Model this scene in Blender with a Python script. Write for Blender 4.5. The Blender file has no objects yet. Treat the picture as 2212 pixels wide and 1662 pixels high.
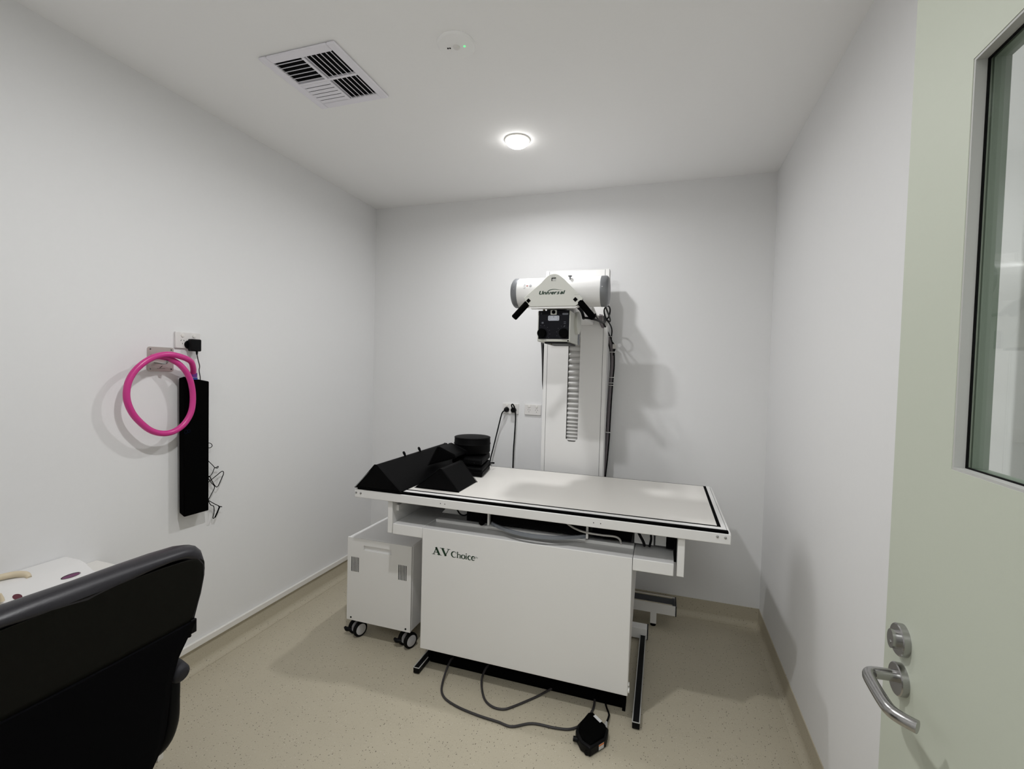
import bpy, bmesh, math, random
from mathutils import Vector, Matrix

# ------------------------------------------------------------------ camera, world, light, exposure
S = bpy.context.scene
COL = S.collection
S.view_settings.view_transform = 'Standard'
S.view_settings.look = 'None'
S.view_settings.gamma = 1.0
S.view_settings.use_curve_mapping = False
S.view_settings.exposure = 0.05

YAW, PITCH, ROLL, EYE = 0.3131, -0.0296, 0.0271, 1.498
fwd = Vector((-math.sin(YAW) * math.cos(PITCH), math.cos(YAW) * math.cos(PITCH), math.sin(PITCH)))
rgt = Vector((math.cos(YAW), math.sin(YAW), 0))
upv = rgt.cross(fwd)
r2 = math.cos(ROLL) * rgt + math.sin(ROLL) * upv
u2 = -math.sin(ROLL) * rgt + math.cos(ROLL) * upv
cam = bpy.data.cameras.new('camera')
cam.sensor_fit = 'HORIZONTAL'
cam.sensor_width = 36.0
cam.lens = 1011.0 * 36.0 / 2212.0
cam.clip_start = 0.02
camo = bpy.data.objects.new('camera', cam)
COL.objects.link(camo)
M = Matrix.Identity(4)
for i in range(3):
    M[i][0], M[i][1], M[i][2] = r2[i], u2[i], -fwd[i]
M[2][3] = EYE
camo.matrix_world = M
S.camera = camo

world = bpy.data.worlds.new('world')
S.world = world
world.use_nodes = True
world.node_tree.nodes['Background'].inputs[0].default_value = (0.9, 0.95, 1.0, 1)
world.node_tree.nodes['Background'].inputs[1].default_value = 0.02

def area_light(name, loc, size, power, color, shape='DISK', size_y=None, rot=(0, 0, 0), spread=180):
    l = bpy.data.lights.new(name, 'AREA')
    l.shape = shape
    l.size = size
    if size_y: l.size_y = size_y
    l.energy = power
    l.color = color
    l.spread = math.radians(spread)
    o = bpy.data.objects.new(name, l)
    o.location = loc
    o.rotation_euler = rot
    COL.objects.link(o)
    return o

LAMP_A = (-0.768, 2.35)      # the lamp seen in the photo
LAMP_B = (-0.76, 1.06)      # its twin nearer the doorway, above the frame
P_A, P_B, P_C = 9.0, 15.0, 23.0
area_light('downlight_glow', (LAMP_A[0], LAMP_A[1], 2.655), 0.085, P_A, (0.985, 0.99, 1.0), spread=170)
area_light('downlight_glow', (LAMP_B[0], LAMP_B[1], 2.655), 0.085, P_B, (0.985, 0.99, 1.0))
area_light('corridor_glow', (0.0, -0.85, 2.68), 0.9, P_C, (0.97, 1.0, 0.99), 'RECTANGLE', 0.9)

# ------------------------------------------------------------------ materials
def mat(name, color, rough=0.5, metal=0.0, noise=0.0, nscale=200.0, bump=0.0, bscale=300.0, spec=0.5,
        emit=None, estr=0.0, coat=0.0):
    m = bpy.data.materials.new(name)
    m.use_nodes = True
    nt = m.node_tree
    b = nt.nodes['Principled BSDF']
    b.inputs['Base Color'].default_value = (*color, 1)
    b.inputs['Roughness'].default_value = rough
    b.inputs['Metallic'].default_value = metal
    b.inputs['Specular IOR Level'].default_value = spec
    if coat: b.inputs['Coat Weight'].default_value = coat
    if emit:
        b.inputs['Emission Color'].default_value = (*emit, 1)
        b.inputs['Emission Strength'].default_value = estr
    tc = nt.nodes.new('ShaderNodeTexCoord')
    n = nt.nodes.new('ShaderNodeTexNoise')
    n.inputs['Scale'].default_value = nscale
    n.inputs['Detail'].default_value = 3
    nt.links.new(tc.outputs['Object'], n.inputs['Vector'])
    ramp = nt.nodes.new('ShaderNodeMapRange')
    ramp.inputs['To Min'].default_value = 1 - noise
    ramp.inputs['To Max'].default_value = 1 + noise
    nt.links.new(n.outputs['Fac'], ramp.inputs['Value'])
    mix = nt.nodes.new('ShaderNodeVectorMath')
    mix.operation = 'SCALE'
    mix.inputs[0].default_value = color
    nt.links.new(ramp.outputs[0], mix.inputs['Scale'])
    nt.links.new(mix.outputs[0], b.inputs['Base Color'])
    if bump:
        n2 = nt.nodes.new('ShaderNodeTexNoise')
        n2.inputs['Scale'].default_value = bscale
        n2.inputs['Detail'].default_value = 4
        nt.links.new(tc.outputs['Object'], n2.inputs['Vector'])
        bp = nt.nodes.new('ShaderNodeBump')
        bp.inputs['Strength'].default_value = bump
        bp.inputs['Distance'].default_value = 0.002
        nt.links.new(n2.outputs['Fac'], bp.inputs['Height'])
        nt.links.new(bp.outputs[0], b.inputs['Normal'])
    return m

def vinyl_mat():
    m = mat('speckled_vinyl', (0.50, 0.452, 0.348), 0.55, noise=0.05, nscale=6, spec=0.35)
    nt = m.node_tree
    b = nt.nodes['Principled BSDF']
    src = b.inputs['Base Color'].links[0].from_socket
    tc = nt.nodes.new('ShaderNodeTexCoord')
    def specks(scale, thr, col, prev):
        v = nt.nodes.new('ShaderNodeTexVoronoi')
        v.inputs['Scale'].default_value = scale
        nt.links.new(tc.outputs['Object'], v.inputs['Vector'])
        # only some of the cells carry a chip
        sep = nt.nodes.new('ShaderNodeSeparateColor')
        nt.links.new(v.outputs['Color'], sep.inputs[0])
        c1 = nt.nodes.new('ShaderNodeMath'); c1.operation = 'LESS_THAN'
        c1.inputs[1].default_value = 0.22
        nt.links.new(v.outputs['Distance'], c1.inputs[0])
        c2 = nt.nodes.new('ShaderNodeMath'); c2.operation = 'LESS_THAN'
        c2.inputs[1].default_value = thr
        nt.links.new(sep.outputs[0], c2.inputs[0])
        mu = nt.nodes.new('ShaderNodeMath'); mu.operation = 'MULTIPLY'
        nt.links.new(c1.outputs[0], mu.inputs[0]); nt.links.new(c2.outputs[0], mu.inputs[1])
        mx = nt.nodes.new('ShaderNodeMix'); mx.data_type = 'RGBA'
        nt.links.new(mu.outputs[0], mx.inputs[0])
        nt.links.new(prev, mx.inputs[6])
        mx.inputs[7].default_value = (*col, 1)
        return mx.outputs[2]
    o = specks(120, 0.20, (0.09, 0.075, 0.055), src)
    o = specks(140, 0.12, (0.62, 0.58, 0.50), o)
    o = specks(230, 0.28, (0.25, 0.215, 0.165), o)
    nt.links.new(o, b.inputs['Base Color'])
    return m

def glass_mat():
    m = bpy.data.materials.new('clear_glass')
    m.use_nodes = True
    nt = m.node_tree
    for n in list(nt.nodes): nt.nodes.remove(n)
    out = nt.nodes.new('ShaderNodeOutputMaterial')
    mx = nt.nodes.new('ShaderNodeMixShader')
    tr = nt.nodes.new('ShaderNodeBsdfTransparent')
    tr.inputs[0].default_value = (0.955, 0.975, 0.96, 1)
    gl = nt.nodes.new('ShaderNodeBsdfGlossy')
    gl.inputs['Roughness'].default_value = 0.0
    fr = nt.nodes.new('ShaderNodeFresnel')
    # a ray leaving the pane meets the inverse index (thin parallel pane)
    geo = nt.nodes.new('ShaderNodeNewGeometry')
    ior = nt.nodes.new('ShaderNodeMapRange')
    ior.inputs['To Min'].default_value = 1.5
    ior.inputs['To Max'].default_value = 1 / 1.5
    nt.links.new(geo.outputs['Backfacing'], ior.inputs['Value'])
    nt.links.new(ior.outputs[0], fr.inputs[0])
    nt.links.new(fr.outputs[0], mx.inputs[0])
    nt.links.new(tr.outputs[0], mx.inputs[1])
    nt.links.new(gl.outputs[0], mx.inputs[2])
    nt.links.new(mx.outputs[0], out.inputs[0])
    return m

def hose_mat():
    m = mat('pink_silicone', (0.62, 0.035, 0.26), 0.32, spec=0.6)
    b = m.node_tree.nodes['Principled BSDF']
    b.inputs['Subsurface Weight'].default_value = 0.25
    b.inputs['Subsurface Radius'].default_value = (0.02, 0.004, 0.008)
    b.inputs['Subsurface Scale'].default_value = 0.3
    return m

WALL = mat('wall_paint', (0.825, 0.823, 0.822), 0.75, noise=0.01, nscale=60, bump=0.06, bscale=450, spec=0.25)
CEIL = mat('ceiling_paint', (0.95, 0.945, 0.94), 0.85, noise=0.01, nscale=60, bump=0.05, bscale=450, spec=0.2)
VINYL = vinyl_mat()
TRIM = mat('trim_white', (0.80, 0.78, 0.74), 0.45, noise=0.01)
PWHITE = mat('powder_white', (0.80, 0.79, 0.775), 0.42, noise=0.012, nscale=500, bump=0.04, bscale=900)
LAMIN = mat('table_laminate', (0.80, 0.775, 0.73), 0.38, noise=0.01)
GREYPAINT = mat('grey_metal_paint', (0.20, 0.205, 0.215), 0.4, metal=0.3, noise=0.02)
BLACK = mat('black_plastic', (0.003, 0.003, 0.0035), 0.45, noise=0.05, spec=0.12)
BLACKM = mat('black_matt', (0.0012, 0.0012, 0.0012), 0.8, noise=0.05, spec=0.03)
FOAM = mat('black_vinyl_cushion', (0.0014, 0.0014, 0.0016), 0.55, noise=0.1, bump=0.12, bscale=160, spec=0.07)
RUBBER = mat('black_rubber', (0.004, 0.004, 0.004), 0.7, noise=0.08, spec=0.1)
PANELBLK = mat('black_faceplate', (0.006, 0.006, 0.009), 0.5, noise=0.04, spec=0.1)
KNOB = mat('knob_black', (0.001, 0.001, 0.001), 0.6, spec=0.04)
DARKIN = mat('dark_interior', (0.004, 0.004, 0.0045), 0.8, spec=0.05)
CREAM = mat('cream_control_panel', (0.62, 0.62, 0.57), 0.45, noise=0.01)
STEEL = mat('brushed_steel', (0.40, 0.395, 0.39), 0.24, metal=1.0, noise=0.05, nscale=120)
STEELPLATE = mat('brushed_plate', (0.55, 0.50, 0.47), 0.48, metal=0.75, noise=0.05, nscale=90)
CHROME = mat('screw_metal', (0.45, 0.45, 0.45), 0.25, metal=1.0)
GREEN = mat('dark_green_ink', (0.004, 0.032, 0.012), 0.5)
GREYINK = mat('grey_ink', (0.16, 0.17, 0.2), 0.5)
LINEINK = mat('faint_grey_ink', (0.05, 0.052, 0.062), 0.5)
REDINK = mat('red_ink', (0.35, 0.03, 0.02), 0.5)
PINK = hose_mat()
PURPLE = mat('purple_collar', (0.12, 0.02, 0.22), 0.35)
BLUE = mat('blue_collar', (0.01, 0.03, 0.25), 0.35)
BADGEBLUE = mat('faint_blue_ink', (0.004, 0.009, 0.035), 0.5, spec=0.1)
DOORG = mat('door_pale_green', (0.53, 0.56, 0.47), 0.5, noise=0.012, bump=0.03, bscale=500)
BEAD = mat('grey_bead', (0.47, 0.47, 0.45), 0.5)
GREENBEAD = mat('green_bead', (0.28, 0.34, 0.27), 0.5)
GLASS = glass_mat()
PLASTW = mat('switch_white', (0.78, 0.76, 0.74), 0.35)
VENTM = mat('vent_white', (0.88, 0.86, 0.92), 0.5)
LAMPDIFF = mat('lamp_diffuser', (0.9, 0.9, 0.9), 0.4, emit=(1.0, 0.985, 0.96), estr=11.0)
LED = mat('led_green', (0.05, 0.6, 0.1), 0.4, emit=(0.1, 1.0, 0.25), estr=1.5)
CABLEG = mat('grey_cable', (0.032, 0.029, 0.030), 0.55)
CABLEGP = mat('grey_purple_cable', (0.17, 0.15, 0.16), 0.55)
CABLEW = mat('pale_cable', (0.5, 0.48, 0.45), 0.5)
TIE = mat('clear_tie', (0.6, 0.59, 0.57), 0.4)
LEATHER = mat('chair_leather', (0.014, 0.013, 0.017), 0.40, noise=0.12, nscale=60, bump=0.12, bscale=260, spec=0.4)
CHAIRSHELL = mat('chair_back_fabric', (0.0095, 0.0092, 0.0075), 0.85, noise=0.1, nscale=500, bump=0.1, bscale=800, spec=0.06)
CHAIRDARK = mat('chair_cover_black', (0.0022, 0.0022, 0.003), 0.8, noise=0.1, spec=0.04)
ARMPAD = mat('chair_armpad', (0.018, 0.0175, 0.022), 0.6, noise=0.06, spec=0.3)
LABELW = mat('sticker_white', (0.62, 0.62, 0.62), 0.5)
ORANGE = mat('sticker_orange', (0.7, 0.2, 0.04), 0.5)
BONE = mat('bone_plastic', (0.70, 0.60, 0.43), 0.5, noise=0.06, nscale=40)
BRASS = mat('dark_brass', (0.14, 0.11, 0.05), 0.5, metal=0.5)
MAROON = mat('maroon_ink', (0.10, 0.012, 0.025), 0.4)
PURPLEINK = mat('purple_ink', (0.16, 0.05, 0.12), 0.4)
CAPBLK = mat('end_cap_black', (0.012, 0.012, 0.018), 0.5)
WHEELW = mat('castor_disc', (0.55, 0.54, 0.55), 0.45)
BLUEGREY = mat('handle_blue_grey', (0.20, 0.215, 0.24), 0.4)
IDPLATE = mat('anodised_plate', (0.42, 0.44, 0.49), 0.45)

# ------------------------------------------------------------------ mesh helpers
class MB:
    def __init__(self):
        self.v = []; self.f = []
    def add(self, vs, fs):
        o = len(self.v)
        self.v += [Vector(p) for p in vs]
        self.f += [[i + o for i in f] for f in fs]
        return self
    def box(self, a, b):
        x0, y0, z0 = a; x1, y1, z1 = b
        if x0 > x1: x0, x1 = x1, x0
        if y0 > y1: y0, y1 = y1, y0
        if z0 > z1: z0, z1 = z1, z0
        return self.add([(x0, y0, z0), (x1, y0, z0), (x1, y1, z0), (x0, y1, z0),
                         (x0, y0, z1), (x1, y0, z1), (x1, y1, z1), (x0, y1, z1)],
                        [(3, 2, 1, 0), (4, 5, 6, 7), (0, 1, 5, 4), (1, 2, 6, 5), (2, 3, 7, 6), (3, 0, 4, 7)])
    def prism(self, poly, axis, a, b):
        """poly: 2D points in the plane across axis; extruded from a to b"""
        def p3(p, t):
            if axis == 'x': return (t, p[0], p[1])
            if axis == 'y': return (p[0], t, p[1])
            return (p[0], p[1], t)
        n = len(poly)
        vs = [p3(p, a) for p in poly] + [p3(p, b) for p in poly]
        fs = [list(range(n))[::-1], list(range(n, 2 * n))]
        for i in range(n):
            j = (i + 1) % n
            fs.append([i, j, n + j, n + i])
        return self.add(vs, fs)
    def hexa(self, vs):
        return self.add(vs, [(3, 2, 1, 0), (4, 5, 6, 7), (0, 1, 5, 4), (1, 2, 6, 5), (2, 3, 7, 6), (3, 0, 4, 7)])
    def lathe(self, prof, base, axis='z', seg=32, caps=True):
        """prof: (radius, distance along axis) list"""
        base = Vector(base)
        ax = {'x': 0, 'y': 1, 'z': 2}[axis] if isinstance(axis, str) else None
        if ax is None:
            w = Vector(axis).normalized()
            u = w.orthogonal().normalized(); v = w.cross(u)
        else:
            w = Vector([1 if i == ax else 0 for i in range(3)])
            u = Vector([1 if i == (ax + 1) % 3 else 0 for i in range(3)])
            v = Vector([1 if i == (ax + 2) % 3 else 0 for i in range(3)])
        vs = []; fs = []
        for (r, t) in prof:
            for k in range(seg):
                a = 2 * math.pi * k / seg
                vs.append(base + w * t + u * (r * math.cos(a)) + v * (r * math.sin(a)))
        for i in range(len(prof) - 1):
            for k in range(seg):
                k2 = (k + 1) % seg
                fs.append([i * seg + k, i * seg + k2, (i + 1) * seg + k2, (i + 1) * seg + k])
        if caps:
            if prof[0][0] > 1e-6: fs.append(list(range(seg))[::-1])
            if prof[-1][0] > 1e-6: fs.append([(len(prof) - 1) * seg + k for k in range(seg)])
        return self.add(vs, fs)
    def cyl(self, base, r, h, axis='z', seg=32):
        return self.lathe([(r, 0), (r, h)], base, axis, seg)
    def tube(self, pts, r, seg=10, closed=False, smooth=6, radii=None):
        pts = [Vector(p) for p in pts]
        if smooth > 1:
            pts, radii = catmull(pts, smooth, closed, radii)
        n = len(pts)
        tang = []
        for i in range(n):
            if closed: t = pts[(i + 1) % n] - pts[(i - 1) % n]
            else: t = pts[min(i + 1, n - 1)] - pts[max(i - 1, 0)]
            tang.append(t.normalized() if t.length > 1e-9 else Vector((0, 0, 1)))
        u = tang[0].orthogonal().normalized()
        vs = []; fs = []
        for i in range(n):
            t = tang[i]
            u = (u - t * u.dot(t))
            u = u.normalized() if u.length > 1e-6 else t.orthogonal().normalized()
            w = t.cross(u)
            rr = radii[i] if radii else r
            for k in range(seg):
                a = 2 * math.pi * k / seg
                vs.append(pts[i] + u * (rr * math.cos(a)) + w * (rr * math.sin(a)))
        m = n if closed else n - 1
        for i in range(m):
            j = (i + 1) % n
            for k in range(seg):
                k2 = (k + 1) % seg
                fs.append([i * seg + k, i * seg + k2, j * seg + k2, j * seg + k])
        if not closed:
            fs.append(list(range(seg))[::-1])
            fs.append([(n - 1) * seg + k for k in range(seg)])
        return self.add(vs, fs)
    def grid(self, rows):
        n = len(rows); m = len(rows[0])
        vs = [p for r in rows for p in r]
        fs = [[i * m + j, i * m + j + 1, (i + 1) * m + j + 1, (i + 1) * m + j] for i in range(n - 1) for j in range(m - 1)]
        return self.add(vs, fs)

def catmull(pts, sub, closed, radii=None):
    out = []; ro = [] if radii else None
    n = len(pts)
    m = n if closed else n - 1
    for i in range(m):
        if closed:
            p0, p1, p2, p3 = pts[(i - 1) % n], pts[i], pts[(i + 1) % n], pts[(i + 2) % n]
        else:
            p1, p2 = pts[i], pts[i + 1]
            p0 = pts[i - 1] if i > 0 else p1 * 2 - p2
            p3 = pts[i + 2] if i + 2 < n else p2 * 2 - p1
        for k in range(sub):
            t = k / sub
            out.append(0.5 * ((2 * p1) + (p2 - p0) * t + (2 * p0 - 5 * p1 + 4 * p2 - p3) * t * t + (3 * p1 - p0 - 3 * p2 + p3) * t ** 3))
            if radii: ro.append(radii[i] * (1 - t) + radii[(i + 1) % n] * t)
    if not closed:
        out.append(pts[-1])
        if radii: ro.append(radii[-1])
    return out, ro

ORIGIN = {}
def obj(name, mb, m, parent=None, bevel=0.0, seg=2, smooth=False, label=None, sub=0, origin=None, solid=0.0):
    """one mesh object; vertices are given in room coordinates"""
    if parent is not None: o0 = ORIGIN[parent.name]
    elif origin is not None: o0 = Vector(origin)
    else: o0 = Vector((0, 0, 0))
    me = bpy.data.meshes.new(name)
    me.from_pydata([tuple(p - o0) for p in mb.v], [], mb.f)
    bm = bmesh.new(); bm.from_mesh(me)
    bmesh.ops.recalc_face_normals(bm, faces=bm.faces)
    bm.to_mesh(me); bm.free()
    me.materials.append(m)
    if smooth or bevel:
        for p in me.polygons: p.use_smooth = True
    o = bpy.data.objects.new(name, me)
    COL.objects.link(o)
    if parent is not None:
        o.parent = parent
    else:
        o.location = o0
    ORIGIN[o.name] = o0
    if solid:
        md = o.modifiers.new('solidify', 'SOLIDIFY'); md.thickness = solid; md.offset = 0
    if bevel:
        md = o.modifiers.new('bevel', 'BEVEL'); md.width = bevel; md.segments = seg
        md.limit_method = 'ANGLE'; md.angle_limit = math.radians(35)
    if sub:
        md = o.modifiers.new('subsurf', 'SUBSURF'); md.levels = sub; md.render_levels = sub
    if smooth or bevel:
        try:
            me.set_sharp_from_angle(angle=math.radians(40))
        except Exception:
            pass
    if label: o['label'] = label
    return o

def thing(name, label, cat, loc=(0, 0, 0), group=None):
    o = bpy.data.objects.new(name, None)
    o.empty_display_size = 0.05
    o.location = loc
    COL.objects.link(o)
    ORIGIN[o.name] = Vector(loc)
    o['label'] = label; o['category'] = cat
    if group: o['group'] = group
    return o

def tag(o, label, cat, group=None):
    o['label'] = label; o['category'] = cat
    if group: o['group'] = group
    return o

def struct(name, mb, m, label, cat, parent=None, **k):
    o = obj(name, mb, m, parent, **k)
    o['kind'] = 'structure'
    o['label'] = label; o['category'] = cat
    return o

def rrect(x0, z0, x1, z1, r, n=5):
    pts = []
    for cx, cz, a0 in ((x1 - r, z0 + r, -90), (x1 - r, z1 - r, 0), (x0 + r, z1 - r, 90), (x0 + r, z0 + r, 180)):
        for k in range(n + 1):
            a = math.radians(a0 + 90 * k / n)
            pts.append((cx + r * math.cos(a), cz + r * math.sin(a)))
    return pts

def ell(cx, cz, rx, rz, n=24, a0=0, a1=360):
    full = abs(a1 - a0) >= 360
    return [(cx + rx * math.cos(math.radians(a0 + (a1 - a0) * k / n)), cz + rz * math.sin(math.radians(a0 + (a1 - a0) * k / n)))
            for k in range(n if full else n + 1)]

def strokes(mb, glyphs, put, thick=0.0004):
    """glyphs: list of (points, widths, closed) pen strokes in 2D; put maps a 2D point to the wall"""
    for pts, wd, closed in glyphs:
        n = len(pts)
        if not isinstance(wd, (list, tuple)): wd = [wd] * n
        L = []; R = []
        for i in range(n):
            if closed: a, b = pts[(i - 1) % n], pts[(i + 1) % n]
            else: a, b = pts[max(i - 1, 0)], pts[min(i + 1, n - 1)]
            dx, dz = b[0] - a[0], b[1] - a[1]
            l = math.hypot(dx, dz) or 1
            nx, nz = -dz / l * wd[i] / 2, dx / l * wd[i] / 2
            L.append((pts[i][0] + nx, pts[i][1] + nz)); R.append((pts[i][0] - nx, pts[i][1] - nz))
        m = n if closed else n - 1
        for i in range(m):
            j = (i + 1) % n
            mb.add([put(*L[i]), put(*L[j]), put(*R[j]), put(*R[i])], [(0, 1, 2, 3)])
    return mb

# ------------------------------------------------------------------ room
XL, XR, YB, YF, H = -2.126, 0.592, 3.10, 0.10, 2.70
YC = -1.55   # far side of the corridor behind the doorway
struct('floor', MB().box((XL - .1, YC - .1, -.08), (1.3, YB + .1, 0)), VINYL, 'beige speckled sheet vinyl floor of the room', 'floor')
struct('ceiling', MB().box((XL - .1, YC - .1, H), (1.3, YB + .1, H + .08)), CEIL, 'flat white plasterboard ceiling', 'ceiling')
struct('wall_left', MB().box((XL - .1, YC - .1, 0), (XL, YB + .1, H)), WALL, 'white painted wall on the left carrying the pink hose', 'wall')
struct('wall_back', MB().box((XL, YB, 0), (XR, YB + .1, H)), WALL, 'white painted back wall behind the x-ray column', 'wall')
struct('wall_right', MB().box((XR, YF, 0), (XR + .1, YB + .1, H)), WALL, 'white painted wall on the right behind the open door', 'wall')
DX0, DX1, DH = -0.47, 0.47, 2.36
struct('wall_front', MB().box((XL, YF - .12, 0), (DX0, YF, H)).box((DX1, YF - .12, 0), (XR, YF, H)).box((DX0, YF - .12, DH), (DX1, YF, H)),
       WALL, 'white wall around the doorway the photo is taken from', 'wall')
struct('wall_corridor', MB().box((XL, YC - .1, 0), (1.2, YC, H)).box((1.2, YC - .1, 0), (1.3, YF - .12, H)).box((XR + .1, YF - .14, 0), (1.3, YF - .02, H)),
       WALL, 'white corridor walls behind the doorway', 'wall')

# coved vinyl skirting: floor sheet curving up the wall
def cove(along, wallpos, sgn, a, b, h=0.11, r=0.035, t=0.004):
    prof = [(0, h), (0, r)]
    for k in range(1, 9):
        an = math.radians(90 * k / 8)
        prof.append((r - r * math.cos(an), r - r * math.sin(an)))
    prof2 = [(p[0] + t, p[1]) if i < 2 else p for i, p in enumerate(prof)]
    pts = [(0, h), (t, h), (t, r)]
    for k in range(1, 9):
        an = math.radians(90 * k / 8)
        pts.append((t + r - r * math.cos(an), r - r * math.sin(an) + 0.0015))
    pts += [(t + r, 0), (0, 0)]
    mb = MB()
    if along == 'y':
        mb.prism([(wallpos + sgn * p[0], p[1]) for p in pts], 'y', a, b)
    else:
        mb.prism([(wallpos + sgn * p[0], p[1]) for p in pts], 'x', a, b)
    return mb
struct('baseboard_back', cove('x', YB, -1, XL, XR), VINYL, 'beige coved vinyl skirting along the back wall', 'skirting', smooth=True)
struct('baseboard_right', cove('y', XR, -1, YF, YB), VINYL, 'beige coved vinyl skirting along the right wall', 'skirting', smooth=True)
struct('baseboard_left', cove('y', XL, 1, YF, YB), VINYL, 'beige coved vinyl skirting along the left wall', 'skirting', smooth=True)
struct('trim_1', MB().box((XL, YF, .111), (XL + .016, YB, .142)), TRIM, 'white capping strip above the vinyl skirting on the left wall', 'trim', bevel=0.003)

# ------------------------------------------------------------------ open door on the right
dr = bpy.data.objects.new('door_1', None)
COL.objects.link(dr); dr.location = (0.442, 0.12, 0); ORIGIN[dr.name] = Vector(dr.location)
dr['kind'] = 'structure'; dr['label'] = 'pale green open door with a glazed panel on the right'; dr['category'] = 'door'
FX, BX = 0.42, 0.464
Y0, Y1, Z0, Z1 = 0.135, 1.063, 0.012, 2.34
wy0, wy1, wz0, wz1 = 0.32, 0.880, 1.366, 1.978
leaf = MB()
leaf.box((FX, Y0, Z0), (BX, wy0, Z1)).box((FX, wy1, Z0), (BX, Y1, Z1)).box((FX, wy0, Z0), (BX, wy1, wz0)).box((FX, wy0, wz1), (BX, wy1, Z1))
obj('door_leaf', leaf, DOORG, dr)
gx = 0.4385
def ring(x0, x1, t):
    m = MB()
    m.box((x0, wy1 - t, wz0), (x1, wy1, wz1)).box((x0, wy0, wz0), (x1, wy0 + t, wz1))
    m.box((x0, wy0 + t, wz0), (x1, wy1 - t, wz0 + t)).box((x0, wy0 + t, wz1 - t), (x1, wy1 - t, wz1))
    return m
obj('glazing_bead', ring(FX + .001, gx - .0035, .004), BEAD, dr, label='grey inner bead around the door glass')
obj('gasket', ring(gx - .0035, gx - .0005, .006), RUBBER, dr, label='thin black rubber gasket')
obj('window_pane', MB().box((gx, wy0 + .002, wz0 + .002), (gx + .004, wy1 - .002, wz1 - .002)), GLASS, dr, label='clear glass pane')
obj('rear_bead', ring(gx + .0045, BX - .001, .004), GREENBEAD, dr, label='green bead behind the door glass')
LY, LZ = 0.990, 0.970
def rosette(name, y, z):
    return obj(name, MB().lathe([(0.0275, 0), (0.0275, 0.010), (0.026, 0.0115), (0.0, 0.0115)], (FX, y, z), (-1, 0, 0), 40), STEEL, dr, smooth=True, label='round brushed steel rose')
ro = rosette('lock_rose', 0.992, 1.040)
tt = obj('thumb_turn', MB().prism(ell(.992, 1.040, .0125, .0165, 24), 'x', FX - .0105, FX - .0205)
         .cyl((FX - .0215, .992, 1.034), .0035, .002, 'x', 12), STEEL, dr, smooth=True, label='steel thumb turn')
rosette('lever_rose', LY, LZ)
lev = MB().tube([(FX - .011, LY, LZ + .005), (FX - .038, LY - .002, LZ + .005), (FX - .050, LY - .006, LZ + .005), (FX - .0565, LY - .018, LZ + .005), (FX - .0590, LY - .040, LZ + .005), (FX - .0610, LY - .090, LZ + .005),
                 (FX - .0590, LY - .110, LZ + .005), (FX - .0520, LY - .122, LZ + .005), (FX - .0420, LY - .132, LZ + .005), (FX - .036, LY - .137, LZ + .005)], .0100, seg=18, smooth=6)
obj('lever_handle', lev, STEEL, dr, smooth=True, label='bent brushed steel lever')
obj('hinge', MB().cyl((FX - .004, Y0 - .004, .25), .007, .1, 'z', 12).cyl((FX - .004, Y0 - .004, 1.2), .007, .1, 'z', 12).cyl((FX - .004, Y0 - .004, 2.05), .007, .1, 'z', 12), STEEL, dr, smooth=True)

# ------------------------------------------------------------------ ceiling fittings
def air_vent():
    x0, x1, y0, y1 = -1.557, -1.199, 1.462, 1.826
    t = thing('ceiling_vent', 'square white four-way air conditioning vent set in the ceiling', 'vent', ((x0 + x1) / 2, (y0 + y1) / 2, H))
    ix0, ix1, iy0, iy1 = -1.519, -1.236, 1.502, 1.788
    f = MB()
    def fr(a, b, zb, zt, m):
        (ax0, ax1, ay0, ay1), (bx0, bx1, by0, by1) = a, b
        m.box((ax0, ay0, zb), (bx0, ay1, zt)).box((bx1, ay0, zb), (ax1, ay1, zt)).box((bx0, ay0, zb), (bx1, by0, zt)).box((bx0, by1, zb), (bx1, ay1, zt))
    fr((x0, x1, y0, y1), (ix0, ix1, iy0, iy1), H - .011, H - .0005, f)
    obj('frame', f, VENTM, t, bevel=.006)
    cx, cy = (ix0 + ix1) / 2, (iy0 + iy1) / 2
    obj('cross_bar', MB().box((cx - .006, iy0, H - .010), (cx + .006, iy1, H - .001)).box((ix0, cy - .006, H - .0098), (cx - .006, cy + .006, H - .001)).box((cx + .006, cy - .006, H - .0098), (ix1, cy + .006, H - .001)), VENTM, t)
    obj('duct_shade', MB().box((ix0, iy0, H - .0012), (ix1, iy1, H - .0006)), DARKIN, t, label='black sheet standing for the shade in the duct opening')  # flat black sheet paints the darkness behind the slats
    # four banks of slats: near-left and far-left run along x, the two right banks along y
    def bank(ax0, ax1, ay0, ay1, along, n, tilt):
        m = MB()
        for k in range(n):
            if along == 'x':
                s = ay0 + (ay1 - ay0) * (k + .5) / n
                d = (ay1 - ay0) / n * .5
                if tilt > 0: prof = [(s - d * .78, H - .0085), (s - d * .78, H - .0078), (s + d * .78, H - .0086), (s + d * .78, H - .0094)]
                elif tilt < 0: prof = [(s - d * .16, H - .0095), (s + d * .04, H - .0095), (s + d * .02, H - .0075), (s - d * .16, H - .0075)]
                m.prism(prof, 'x', ax0, ax1)
            else:
                s = ax0 + (ax1 - ax0) * (k + .5) / n
                d = (ax1 - ax0) / n * .5
                m.prism([(s - d * .12, H - .0095), (s + d * .12, H - .0095), (s + d * .12, H - .0075), (s - d * .12, H - .0075)], 'y', ay0, ay1)
        obj('louvre', m, VENTM, t)
    bank(ix0, cx - .006, iy0, cy - .006, 'x', 6, -1)
    bank(ix0, cx - .006, cy + .006, iy1, 'x', 6, 1)
    bank(cx + .006, ix1, iy0, cy - .006, 'y', 6, 0)
    bank(cx + .006, ix1, cy + .006, iy1, 'y', 6, 0)
air_vent()

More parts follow.
